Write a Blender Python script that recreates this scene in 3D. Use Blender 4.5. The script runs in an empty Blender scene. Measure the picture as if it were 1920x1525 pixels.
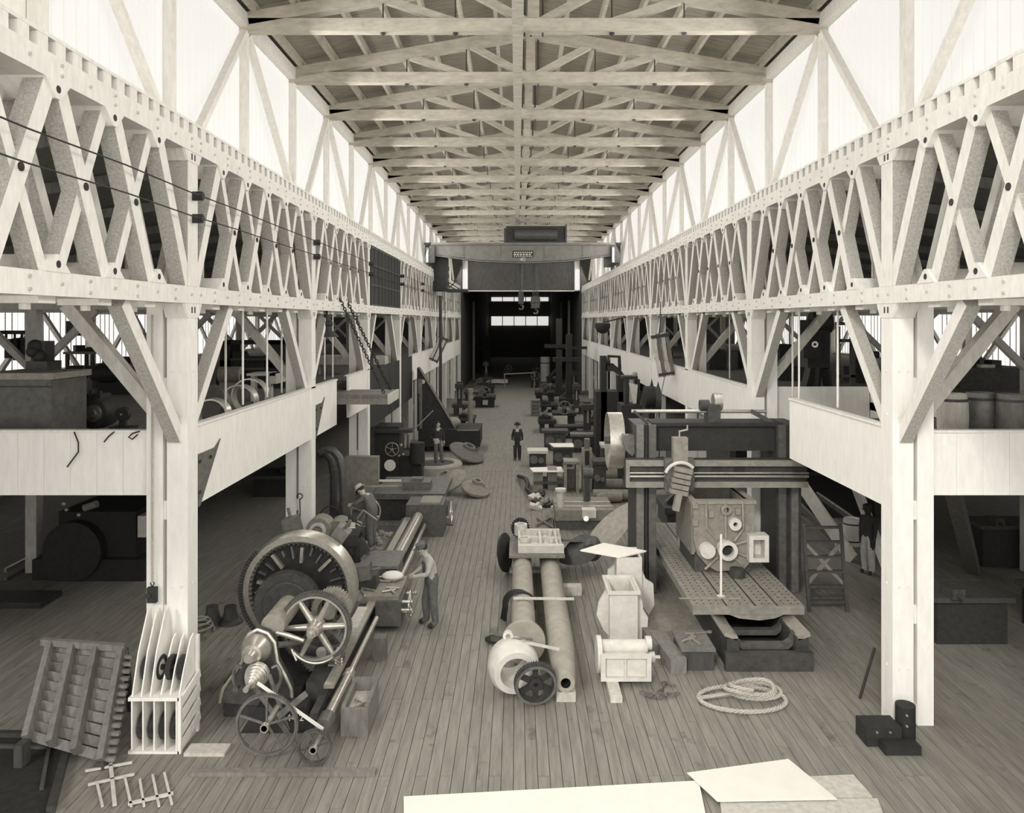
import bpy, bmesh, math, random
from mathutils import Vector, Matrix
random.seed(7)
PI = math.pi
V = Vector
sc = bpy.context.scene
COL = sc.collection
F = 1450.0; HC = 6.4; VPX = 970.0; VPY = 602.0      # focal length in pixels, eye height, vanishing point
# ---------------------------------------------------------------- camera
cam = bpy.data.cameras.new('camera'); camo = bpy.data.objects.new('camera', cam); COL.objects.link(camo)
camo.location = (0, 0, HC); camo.rotation_euler = (PI/2, 0, 0)
cam.sensor_fit = 'HORIZONTAL'; cam.sensor_width = 36; cam.lens = F/1920*36
cam.shift_x = -(VPX-960)/1920; cam.shift_y = -(762.5-VPY)/1920
cam.clip_start = .1; cam.clip_end = 400
sc.camera = camo
# ---------------------------------------------------------------- daylight and added fill lamps
w = bpy.data.worlds.new('overcast_sky'); sc.world = w; w.use_nodes = True
w.node_tree.nodes['Background'].inputs[0].default_value = (1, .985, .955, 1)
w.node_tree.nodes['Background'].inputs[1].default_value = 2.0
sun = bpy.data.lights.new('sun', 'SUN'); sun.energy = 1.0; sun.angle = math.radians(9); sun.color = (1, .98, .94)
suno = bpy.data.objects.new('sun', sun); COL.objects.link(suno)
suno.rotation_euler = V((.42, 1.0, -.62)).to_track_quat('-Z', 'Y').to_euler()
for sx, nm in ((-1, 'left'), (1, 'right')):      # added area lamps brightening the nave from each clerestory, unseen by the camera
    al = bpy.data.lights.new('clerestory_daylight_'+nm, 'AREA'); al.shape = 'RECTANGLE'; al.size = 62; al.size_y = 2.7; al.energy = 2050; al.color = (1, .985, .955)
    ao = bpy.data.objects.new('clerestory_daylight_'+nm, al); COL.objects.link(ao); ao.location = (.36+sx*5.58, 40, 11.3)
    dz = V((-sx, 0, -.42)).normalized(); ax_ = V((0, 1, 0)); ay_ = (-dz).cross(ax_)
    ao.rotation_euler = Matrix((ax_, ay_, -dz)).transposed().to_euler()
sc.view_settings.view_transform = 'Standard'; sc.view_settings.look = 'None'
sc.view_settings.exposure = 0.44; sc.view_settings.gamma = 1.0; sc.view_settings.use_curve_mapping = False
PANE_LIGHT = .54      # glow added on the clerestory boards, shared by the end windows
# ---------------------------------------------------------------- helpers
def P(x, y, Y):
    """the point at depth Y that the photograph shows at pixel x, y"""
    return V(((x-VPX)*Y/F, Y, HC-(y-VPY)*Y/F))
def FL(x, y, z=0.0):
    return P(x, y, (HC-z)*F/(y-VPY))
ORG = {}
class B:
    def __init__(s): s.v = []; s.f = []; s.sm = []
    def add(s, vs, fs, smooth=False):
        o = len(s.v); s.v += [V(a) for a in vs]
        for f in fs: s.f.append([i+o for i in f]); s.sm.append(smooth)
        return s
    def box(s, x0, x1, y0, y1, z0, z1):
        x0, x1 = min(x0,x1), max(x0,x1); y0, y1 = min(y0,y1), max(y0,y1); z0, z1 = min(z0,z1), max(z0,z1)
        vs = [(x0,y0,z0),(x1,y0,z0),(x1,y1,z0),(x0,y1,z0),(x0,y0,z1),(x1,y0,z1),(x1,y1,z1),(x0,y1,z1)]
        return s.add(vs, [(3,2,1,0),(4,5,6,7),(0,1,5,4),(1,2,6,5),(2,3,7,6),(3,0,4,7)])
    def cbox(s, c, sx, sy, sz, rz=0, rx=0, ry=0):
        """box by centre and size, turned"""
        b = B().box(-sx/2,sx/2,-sy/2,sy/2,-sz/2,sz/2)
        m = Matrix.Translation(V(c)) @ Matrix.Rotation(rz,4,'Z') @ Matrix.Rotation(ry,4,'Y') @ Matrix.Rotation(rx,4,'X')
        return s.join(b, m)
    def join(s, b, m=None):
        vs = [m @ a for a in b.v] if m else b.v
        o = len(s.v); s.v += [V(a) for a in vs]
        for f, q in zip(b.f, b.sm): s.f.append([i+o for i in f]); s.sm.append(q)
        return s
    def bar(s, a, b, wd, ht, up=(0,0,1)):
        """rectangular beam from a to b; wd across, ht along up"""
        a, b = V(a), V(b); d = (b-a).normalized(); u = V(up)
        x = d.cross(u)
        if x.length < 1e-4: x = d.cross(V((1,0,0)))
        x.normalize(); u = x.cross(d)
        x *= wd/2; u *= ht/2
        vs = [a-x-u, a+x-u, a+x+u, a-x+u, b-x-u, b+x-u, b+x+u, b-x+u]
        return s.add(vs, [(0,1,2,3),(7,6,5,4),(0,4,5,1),(1,5,6,2),(2,6,7,3),(3,7,4,0)])
    def lathe(s, prof, a, d, n=20, smooth=True):
        """profile of (t along d, radius) turned about the axis through a"""
        a, d = V(a), V(d).normalized()
        u = d.cross(V((0,0,1)))
        if u.length < 1e-3: u = V((1,0,0))
        u.normalize(); w_ = u.cross(d)
        o = len(s.v); rings = []
        for t, r in prof:
            if r < 1e-6:
                rings.append([len(s.v)]); s.v.append(a+d*t)
            else:
                rings.append(list(range(len(s.v), len(s.v)+n)))
                for i in range(n):
                    q = 2*PI*i/n; s.v.append(a+d*t+(u*math.cos(q)+w_*math.sin(q))*r)
        for A, C in zip(rings, rings[1:]):
            if len(A) == 1 and len(C) == 1: continue
            for i in range(n):
                j = (i+1) % n
                if len(A) == 1: f = [A[0], C[i], C[j]]
                elif len(C) == 1: f = [A[i], C[0], A[j]]
                else: f = [A[i], C[i], C[j], A[j]]
                s.f.append(f); s.sm.append(smooth)
        return s
    def cyl(s, a, b, r, r2=None, n=14):
        a, b = V(a), V(b); L = (b-a).length; r2 = r if r2 is None else r2
        return s.lathe([(0,0),(0,r),(L,r2),(L,0)], a, b-a, n)
    def pipe(s, a, b, r, ri, n=20):
        a, b = V(a), V(b); L = (b-a).length
        return s.lathe([(0,ri),(0,r),(L,r),(L,ri),(0,ri)], a, b-a, n)
    def tube(s, pts, r, n=6, closed=False):
        pts = [V(p) for p in pts]; m = len(pts); rings = []; pu = None
        for i, p in enumerate(pts):
            if closed: t = pts[(i+1) % m]-pts[i-1]
            else: t = pts[min(i+1,m-1)]-pts[max(i-1,0)]
            t.normalize()
            if pu is None:
                pu = t.cross(V((0,0,1)))
                if pu.length < 1e-3: pu = t.cross(V((1,0,0)))
            pu = (pu-t*pu.dot(t)).normalized(); w_ = t.cross(pu)
            rr = r[i] if isinstance(r, (list, tuple)) else r
            rings.append(len(s.v))
            for k in range(n):
                q = 2*PI*k/n; s.v.append(p+(pu*math.cos(q)+w_*math.sin(q))*rr)
        rg = range(m) if closed else range(m-1)
        for i in rg:
            A, C = rings[i], rings[(i+1) % m]
            for k in range(n):
                j = (k+1) % n; s.f.append([A+k, A+j, C+j, C+k]); s.sm.append(True)
        if not closed:
            s.f.append([rings[0]+k for k in range(n)][::-1]); s.sm.append(False)
            s.f.append([rings[-1]+k for k in range(n)]); s.sm.append(False)
        return s
    def prism(s, poly, o, u, v, n_, th):
        """polygon in the plane o + a u + b v, thickened by th along n_"""
        o, u, v, n_ = V(o), V(u), V(v), V(n_); m = len(poly)
        A = [o+u*a+v*b for a, b in poly]; C = [p+n_*th for p in A]
        return s.add(A+C, [list(range(m))[::-1], list(range(m, 2*m))]+[[i, (i+1) % m, m+(i+1) % m, m+i] for i in range(m)])
    def ball(s, c, r, sx=1, sy=1, sz=1, n=12, m=8, rot=None):
        b = B().lathe([(-math.cos(PI*i/m), 0 if i in (0,m) else math.sin(PI*i/m)) for i in range(m+1)], (0,0,0), (0,0,1), n)
        M = Matrix.Translation(V(c)) @ (rot.to_4x4() if rot else Matrix.Identity(4)) @ Matrix.Diagonal((r*sx, r*sy, r*sz, 1))
        return s.join(b, M)
    def gear(s, c, ax, R, wd, teeth=48, rim=.12, th=.05, hub=.2, spokes=6, sw=.1, bore=0, up=(0,0,1)):
        """toothed wheel: rim, teeth, hub and spokes; rim, hub, sw are fractions of R"""
        c, d = V(c), V(ax).normalized(); u = d.cross(V(up)).normalized(); w_ = u.cross(d)
        n = teeth; a0 = c-d*(wd/2)
        pf = [R*(1-rim), R]
        o = len(s.v); k = 4*n
        for side in (0, 1):
            for i in range(k):
                q = 2*PI*i/k; rr = R+th*R if i % 4 in (1, 2) else R
                dr = u*math.cos(q)+w_*math.sin(q)
                s.v.append(a0+d*wd*side+dr*rr); s.v.append(a0+d*wd*side+dr*R*(1-rim))
        for i in range(k):
            j = (i+1) % k; A = o+2*i; C = o+2*j; E = A+2*k; G = C+2*k
            for f in ([A,C,G,E],[C+1,A+1,E+1,G+1],[A,A+1,C+1,C],[G,G+1,E+1,E]):
                s.f.append(f); s.sm.append(False)
        if hub:
            s.cyl(c-d*wd*.8, c+d*wd*.8, R*hub, n=16)
            for i in range(spokes):
                q = 2*PI*i/spokes+.3; dr = u*math.cos(q)+w_*math.sin(q)
                s.bar(c+dr*R*hub*.8, c+dr*R*(1-rim*.6), R*sw, wd*.45, d)
        return s
    def build(s, name, mat, parent=None, loc=None, auto=38, spray=False):
        me = bpy.data.meshes.new(name)
        if parent is not None: org = ORG[parent]
        else:
            if loc is None:
                xs = [p.x for p in s.v]; ys = [p.y for p in s.v]; zs = [p.z for p in s.v]
                loc = V(((min(xs)+max(xs))/2, (min(ys)+max(ys))/2, min(zs)))
            org = V(loc)
        me.from_pydata([p-org for p in s.v], [], s.f)
        me.polygons.foreach_set('use_smooth', s.sm)
        bm = bmesh.new(); bm.from_mesh(me); bmesh.ops.recalc_face_normals(bm, faces=bm.faces); bm.to_mesh(me); bm.free()
        if any(s.sm): me.set_sharp_from_angle(angle=math.radians(auto))
        me.materials.append(M[mat])
        if spray:      # faces not towards the nave: overspray speckle, plus shade painted in as grey
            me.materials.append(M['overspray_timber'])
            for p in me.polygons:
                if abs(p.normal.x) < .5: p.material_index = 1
        ob = bpy.data.objects.new(name, me); COL.objects.link(ob)
        if parent is not None: ob.parent = parent
        else: ob.location = org
        ORG[ob] = org
        return ob
def tag(o, label=None, cat=None, group=None, kind=None):
    if label: o['label'] = label
    if cat: o['category'] = cat
    if group: o['group'] = group
    if kind: o['kind'] = kind
    return o
def thing(name, label, cat, loc, group=None, kind=None):
    o = bpy.data.objects.new(name, None); COL.objects.link(o); o.empty_display_size = .2
    o.location = loc; ORG[o] = V(loc)
    return tag(o, label, cat, group, kind)
def struct(name, loc=(0,0,0), label=None):
    return thing(name, label, None, loc, None, 'structure')
def copypart(src, parent, loc=(0,0,0), rot=None):
    c = src.copy(); COL.objects.link(c); c.parent = parent; c.location = loc
    if rot: c.rotation_euler = rot
    ORG[c] = ORG.get(parent, V((0,0,0)))
    return c
# ---------------------------------------------------------------- materials (procedural)
M = {}
def mat(name, c, rough=.7, metal=0.0, var=.15, scale=3.0, bump=.2, stretch=(1,1,1), spots=0.0, detail=6, emit=0, coord='Object', rand=0.0, bscale=None):
    m = bpy.data.materials.new(name); m.use_nodes = True; nt = m.node_tree; N = nt.nodes; L = nt.links
    bs = N['Principled BSDF']; bs.inputs['Roughness'].default_value = rough; bs.inputs['Metallic'].default_value = metal
    tc = N.new('ShaderNodeTexCoord'); mp = N.new('ShaderNodeMapping'); mp.inputs['Scale'].default_value = stretch
    oi = N.new('ShaderNodeObjectInfo'); ad = N.new('ShaderNodeVectorMath'); ad.operation = 'ADD'
    sc_ = N.new('ShaderNodeVectorMath'); sc_.operation = 'SCALE'; sc_.inputs[3].default_value = 37.0
    cx = N.new('ShaderNodeCombineXYZ')
    for i in range(3): L.new(oi.outputs['Random'], cx.inputs[i])
    L.new(cx.outputs[0], sc_.inputs[0]); L.new(tc.outputs[coord], ad.inputs[0]); L.new(sc_.outputs[0], ad.inputs[1])
    L.new(ad.outputs[0], mp.inputs[0])
    nz = N.new('ShaderNodeTexNoise'); nz.inputs['Scale'].default_value = scale; nz.inputs['Detail'].default_value = detail; nz.inputs['Roughness'].default_value = .62
    L.new(mp.outputs[0], nz.inputs['Vector'])
    rp = N.new('ShaderNodeValToRGB'); e = rp.color_ramp.elements
    e[0].position = .28; e[1].position = .72
    e[0].color = tuple(max(0, k*(1-var)) for k in c)+(1,); e[1].color = tuple(min(1, k*(1+var)) for k in c)+(1,)
    L.new(nz.outputs['Fac'], rp.inputs[0]); out = rp.outputs[0]
    if rand:
        hs = N.new('ShaderNodeHueSaturation'); mr = N.new('ShaderNodeMapRange')
        mr.inputs['To Min'].default_value = 1-rand; mr.inputs['To Max'].default_value = 1+rand
        L.new(oi.outputs['Random'], mr.inputs[0]); L.new(mr.outputs[0], hs.inputs['Value']); L.new(out, hs.inputs['Color']); out = hs.outputs[0]
    if spots:
        n2 = N.new('ShaderNodeTexNoise'); n2.inputs['Scale'].default_value = 1.3; n2.inputs['Detail'].default_value = 9; n2.inputs['Roughness'].default_value = .7
        L.new(ad.outputs[0], n2.inputs['Vector'])
        r2 = N.new('ShaderNodeValToRGB'); r2.color_ramp.elements[0].position = .60; r2.color_ramp.elements[1].position = .68
        r2.color_ramp.elements[0].color = (1,1,1,1); q = 1-spots; r2.color_ramp.elements[1].color = (q,q,q*.97,1)
        mx = N.new('ShaderNodeMix'); mx.data_type = 'RGBA'; mx.blend_type = 'MULTIPLY'; mx.inputs[0].default_value = 1
        L.new(n2.outputs['Fac'], r2.inputs[0]); L.new(out, mx.inputs[6]); L.new(r2.outputs[0], mx.inputs[7]); out = mx.outputs[2]
    L.new(out, bs.inputs['Base Color'])
    if bump:
        bp = N.new('ShaderNodeBump'); bp.inputs['Strength'].default_value = bump; bp.inputs['Distance'].default_value = .02
        if bscale:
            nb = N.new('ShaderNodeTexNoise'); nb.inputs['Scale'].default_value = bscale; nb.inputs['Detail'].default_value = 4; L.new(mp.outputs[0], nb.inputs['Vector']); L.new(nb.outputs['Fac'], bp.inputs['Height'])
        else: L.new(nz.outputs['Fac'], bp.inputs['Height'])
        L.new(bp.outputs[0], bs.inputs['Normal'])
    if emit:
        bs.inputs['Emission Color'].default_value = (1, .975, .93, 1); bs.inputs['Emission Strength'].default_value = emit
    M[name] = m
    return m
def g(v, warm=1.0):
    """sepia grey of linear value v"""
    return (v, v*(1-.045*warm), v*(1-.135*warm))
mat('white_paint', g(.82,.75), .75, var=.07, scale=5, bump=.15, stretch=(2,2,.5), spots=.05)
mat('white_timber', g(.76,.8), .8, var=.10, scale=4, bump=.35, stretch=(3,3,1), spots=.12)
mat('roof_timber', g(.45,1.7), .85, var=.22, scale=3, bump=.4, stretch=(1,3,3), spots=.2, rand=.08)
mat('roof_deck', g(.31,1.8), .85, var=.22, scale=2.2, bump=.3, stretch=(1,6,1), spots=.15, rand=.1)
mat('floor_plank', g(.225,1.5), .7, var=.28, scale=2.2, bump=.25, stretch=(7,.6,1), spots=.45, rand=.06)
mat('floor_far', g(.21,1.5), .75, var=.25, scale=2.2, bump=.25, stretch=(7,.6,1), spots=.3)
mat('floor_gap', g(.04), .9, bump=0)
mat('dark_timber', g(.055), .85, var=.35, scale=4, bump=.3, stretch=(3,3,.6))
mat('mid_timber', g(.17,1.2), .85, var=.3, scale=4, bump=.35, stretch=(3,3,1), rand=.2)
mat('pale_timber', g(.50,1.2), .8, var=.2, scale=4, bump=.3, stretch=(3,3,1), rand=.1)
mat('aisle_timber', g(.50,1.1), .85, var=.2, scale=4, bump=.3, stretch=(3,3,1))
mat('gallery_floor', g(.16,1.1), .8, var=.3, scale=3, bump=.2, stretch=(6,.6,1), spots=.3)
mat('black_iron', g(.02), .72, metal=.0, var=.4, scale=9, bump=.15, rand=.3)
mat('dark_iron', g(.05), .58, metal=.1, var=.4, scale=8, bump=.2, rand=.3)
mat('iron', g(.13), .5, metal=.25, var=.3, scale=8, bump=.2, rand=.25)
mat('steel', g(.48,1.3), .3, metal=.6, var=.2, scale=14, bump=.06)
mat('bright_steel', g(.62), .25, metal=.7, var=.15, scale=14, bump=.04)
mat('casting', g(.25,1.6), .75, var=.25, scale=7, bump=.3, rand=.12)
mat('pale_casting', g(.58), .7, var=.14, scale=6, bump=.2, spots=.1)
mat('pipe_casting', g(.33,1.7), .7, var=.18, scale=5, bump=.2, spots=.12)
mat('pane', g(.2,.6), .4, var=.03, scale=2, bump=0, emit=PANE_LIGHT)  # end window glass, and the glow added over the clerestory boards
mat('pane_aisle', g(.2,.6), .4, var=.03, scale=2, bump=0, emit=.75)
mat('overspray_timber', g(.42,1.1), .9, var=.32, scale=34, bump=.3, detail=9)  # overspray speckle, darkened to carry the shade of the side faces
mat('rope', g(.42,1.3), .9, var=.2, scale=20, bump=.3)
mat('paper', g(.78), .9, var=.04, scale=3, bump=.05)
mat('cloth_dark', g(.03), .9, var=.3, scale=12, bump=.3)
mat('cloth_blue', g(.12,.5), .9, var=.3, scale=10, bump=.4)
mat('cloth_light', g(.42,.8), .9, var=.2, scale=10, bump=.4)
mat('skin', g(.45,1.5), .6, var=.1, scale=8, bump=.1)
mat('hair', g(.025), .8, bump=.2)
mat('chalk', g(.85), .9, var=.05, bump=0)
# ================================================================ THE BUILDING
S = 7.35; Y0 = 12.2                       # bay length, first column row in view
XIN = {-1: -5.2, 1: 5.92}                 # inner faces of the two column rows
SIDE = {-1: 'left', 1: 'right'}
ORD = ['nearest','second','third','fourth','fifth','sixth','seventh','eighth','ninth','tenth','eleventh','twelfth','thirteenth','fourteenth','fifteenth','sixteenth','seventeenth','eighteenth']
CXN = .36; YEND = 71.0; YFAR = 137.0; HW = 6.4; ZE = 12.77
def X(s, d): return XIN[s]+s*d
# ---- floor
fl = struct('floor', (0,0,0), 'worn plank floor of the machine hall')
B().box(-19.2,20,-8,8.2,-.3,0).box(-19.2,20,8.2,33,-.3,-.045).box(-19.2,20,33,YFAR,-.3,0).build('floor_slab', 'floor_far', fl)
PWd = .172; PL = 4.88; planks = []
for i in range(-66, 72):
    off = random.choice([0, .4, .25, .7, .55, .85])*PL
    for j in range(-1, 6):
        a = 8.2+off+(j-0)*PL-PL*.0; b_ = a+PL
        if b_ < 8.6 or a > 33: continue
        a2, b2 = max(a, 8.2), min(b_, 33)
        x = i*PWd+.03
        yn = max(a2, 9.9); vis = abs(x) < .66*b2
        planks.append(((PWd*F/max(yn,9))*((HC*F/max(yn,9.9))-(HC*F/b2)) if vis else 0, x, a2, b2))
planks.sort(key=lambda t: -t[0])
cache = {}; rest = B()
for k, (ar, x, a, b_) in enumerate(planks):
    if k < 300:
        key = round(b_-a, 2)
        if key not in cache:
            bb = B().box(-PWd/2+.004, PWd/2-.004, 0, key-.008, -.04, 0)
            o = bb.build('plank', 'floor_plank', fl); cache[key] = o
        else:
            o = cache[key].copy(); COL.objects.link(o)
        o.parent = fl; o.location = (x, a, random.uniform(-.003, .002))
    else: rest.box(x-PWd/2+.004, x+PWd/2-.004, a, b_-.008, -.04, random.uniform(-.003,.001))
tag(rest.build('plank_field', 'floor_far', fl), kind='stuff')
# ---- ceiling: deck and purlins
ce = struct('ceiling', (CXN, 40, 13), 'low pitched board roof over the nave')
for s in (-1, 1):
    b = B()
    n = 0; y = 4.0
    while y < YFAR:                      # deck boards lie across the slope
        wd = .24
        if y > 30: wd = 8
        b.add([(CXN, y, 14.62), (CXN, y+wd-.012, 14.62), (CXN+s*7.3, y+wd-.012, 13.18), (CXN+s*7.3, y, 13.18),
               (CXN, y, 14.67), (CXN, y+wd-.012, 14.67), (CXN+s*7.3, y+wd-.012, 13.23), (CXN+s*7.3, y, 13.23)],
              [(0,1,2,3),(7,6,5,4),(0,4,5,1),(1,5,6,2),(2,6,7,3),(3,7,4,0)]); y += wd
    tag(b.build('deck_boards', 'roof_deck', ce), kind='stuff')
    B().add([(CXN, 4, 14.69), (CXN, YFAR, 14.69), (CXN+s*7.4, YFAR, 13.24), (CXN+s*7.4, 4, 13.24)], [(0,1,2,3)]).build('roof_cover', 'dark_timber', ce)
    for k in range(8):
        q = .05+k*.87; z = 14.62-q/7.3*1.44
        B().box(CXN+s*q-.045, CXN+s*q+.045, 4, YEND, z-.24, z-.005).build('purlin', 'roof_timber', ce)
# ---- roof trusses
TY = [13.42+3.675*k for k in range(-1, 16)]
for i, y in enumerate(TY):
    t = thing('roof_truss', 'white timber roof truss with king post, %s from the viewer' % ORD[i], 'truss', (CXN, y, ZE), 'roof trusses over the nave')
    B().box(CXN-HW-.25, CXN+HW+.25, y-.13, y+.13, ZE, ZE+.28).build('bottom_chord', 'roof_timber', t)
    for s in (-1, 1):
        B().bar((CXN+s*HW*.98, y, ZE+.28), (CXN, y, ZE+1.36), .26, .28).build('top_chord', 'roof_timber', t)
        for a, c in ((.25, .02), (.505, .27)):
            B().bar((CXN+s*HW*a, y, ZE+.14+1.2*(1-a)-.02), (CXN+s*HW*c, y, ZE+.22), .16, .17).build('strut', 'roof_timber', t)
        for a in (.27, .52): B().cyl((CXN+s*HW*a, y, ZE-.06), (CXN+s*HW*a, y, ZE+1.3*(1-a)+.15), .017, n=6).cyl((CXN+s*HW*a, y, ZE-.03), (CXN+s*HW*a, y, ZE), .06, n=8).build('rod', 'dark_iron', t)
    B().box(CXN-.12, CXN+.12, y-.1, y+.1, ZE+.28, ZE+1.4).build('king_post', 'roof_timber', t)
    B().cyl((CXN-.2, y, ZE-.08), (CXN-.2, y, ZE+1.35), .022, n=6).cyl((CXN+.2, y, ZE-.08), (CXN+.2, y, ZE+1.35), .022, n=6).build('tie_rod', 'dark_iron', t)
o = B().box(-.11, .13, 6, 58, ZE-.06, ZE-.005).build('ceiling_runner', 'roof_timber')
tag(o, 'long pale timber runner fixed under the roof trusses along the middle', 'beam')
# ---- clerestory board walls with glowing strips added to light the nave
for s in (-1, 1):
    wl = struct('wall_%s' % SIDE[s], (X(s,.9), 38, 9.6), 'bright clerestory wall above the %s crane girder' % SIDE[s])
    B().box(X(s,.93), X(s,1.0), 2, YEND, 9.3, 13.3).build('wall_boarding', 'white_paint', wl)
    B().box(X(s,.72), X(s,.92), 2, YEND, 12.86, 13.16).build('eave_plate', 'white_timber', wl)
    B().box(X(s,.80), X(s,.925), 2, YEND, 9.62, 9.78).build('sill_plate', 'white_timber', wl)
    for i, y in enumerate(TY):
        B().box(X(s,.76), X(s,.92), y-.1, y+.1, 9.6, 12.9).build('wall_post', 'white_timber', wl)
        if i % 2 == 0 and 0 < i+2:
            for q in (-1, 1):
                B().bar((X(s,.80), y+q*.1, 12.75), (X(s,.66), y+q*3.1, 9.66), .12, .15, (s,0,0)).build('wall_brace', 'white_timber', wl)
        if i+1 < len(TY):
            wn = struct('window_%d' % (i+1+(20 if s > 0 else 0)), (X(s,.92), y, 9.8), 'strip-glazed clerestory window bay %d on the %s' % (i+1, SIDE[s]))
            a, b_ = y+.1, TY[i+1]-.1; n = 12; wdt = (b_-a)/n; allb = B()
            for k in range(n):
                bb = B().box(X(s,.905), X(s,.925), a+k*wdt+.02, a+(k+1)*wdt-.02, 9.8, 12.84)
                if i < 6: bb.build('pane', 'pane', wn)  # added glowing strip standing over the white boards
                else: allb.join(bb)
            if i >= 6: allb.build('panes', 'pane', wn)
# ---- columns
def column(s, n):
    y = Y0+S*n; i = n+1
    nm = ('%s white timber double column in the %s row' % (ORD[n] if n >= 0 else 'closest, outermost', SIDE[s]))
    t = thing('timber_column', nm, 'column', (X(s,.3), y+.19, 0), 'white columns of the nave')
    B().box(X(s,0), X(s,.33), y, y+.38, 0, 6.45).build('inner_post', 'white_paint', t)
    B().box(X(s,.40), X(s,.66), y+.02, y+.36, 0, 6.68).build('outer_post', 'white_paint', t)
    for z in (.02, 1.6, 3.25, 5.2):
        B().box(X(s,.325), X(s,.405), y+.05, y+.33, z, z+.3).build('spacer_block', 'white_timber', t)
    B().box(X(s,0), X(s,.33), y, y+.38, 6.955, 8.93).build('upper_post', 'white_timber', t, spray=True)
    c = B()
    for z0, z1 in ((6.45, 6.678), (8.93, 9.098)):
        x0, x1 = X(s,-.012), X(s,.342)
        c.add([(x0,y-.02,z0),(x1,y-.02,z0),(x1,y+.40,z0),(x0,y+.40,z0),(x0,y-.14,z1),(x1,y-.14,z1),(x1,y+.52,z1),(x0,y+.52,z1)],
              [(3,2,1,0),(4,5,6,7),(0,1,5,4),(1,2,6,5),(2,3,7,6),(3,0,4,7)])
        for q in range(4):
            xx = X(s, .02+q*.1)
            c.add([(xx-.012,y-.03,z0),(xx+.012,y-.03,z0),(xx+.012,y-.17,z1),(xx-.012,y-.17,z1),(xx-.012,y+.1,z0),(xx+.012,y+.1,z0),(xx+.012,y+.1,z1),(xx-.012,y+.1,z1)],
                  [(0,1,2,3),(4,5,6,7),(0,4,7,3),(1,5,6,2),(0,1,5,4),(3,2,6,7)])
    c.build('iron_cap', 'white_timber', t)
    h = B()
    for z in (6.575, 9.02):
        for q in (-.05, .06):
            h.box(X(s,-.016), X(s,0), y+.16+q, y+.20+q, z-.05, z+.05)
    h.build('cap_slots', 'black_iron', t)
    bl = B()
    for z in (.9, 2.2, 4.9, 5.6): bl.cyl((X(s,.1), y-.015, z), (X(s,.1), y+.01, z), .025, n=8); bl.cyl((X(s,.24), y-.015, z), (X(s,.24), y+.01, z), .025, n=8); bl.cyl((X(s,-.015), y+.2, z), (X(s,.01), y+.2, z), .025, n=8)
    tag(bl.build('bolts', 'white_timber', t), kind='stuff')
    # knee braces: along the row both ways and out over the aisle
    for q in (-1, 1):
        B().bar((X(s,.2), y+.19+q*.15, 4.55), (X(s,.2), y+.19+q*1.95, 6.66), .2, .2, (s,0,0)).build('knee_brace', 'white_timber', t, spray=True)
    B().bar((X(s,.62), y+.19, 5.0), (X(s,2.0), y+.19, 6.66), .2, .2, (0,1,0)).build('knee_brace', 'aisle_timber', t)
    return t
for s in (-1, 1):
    for n in range(-1, 9): column(s, n)
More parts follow.
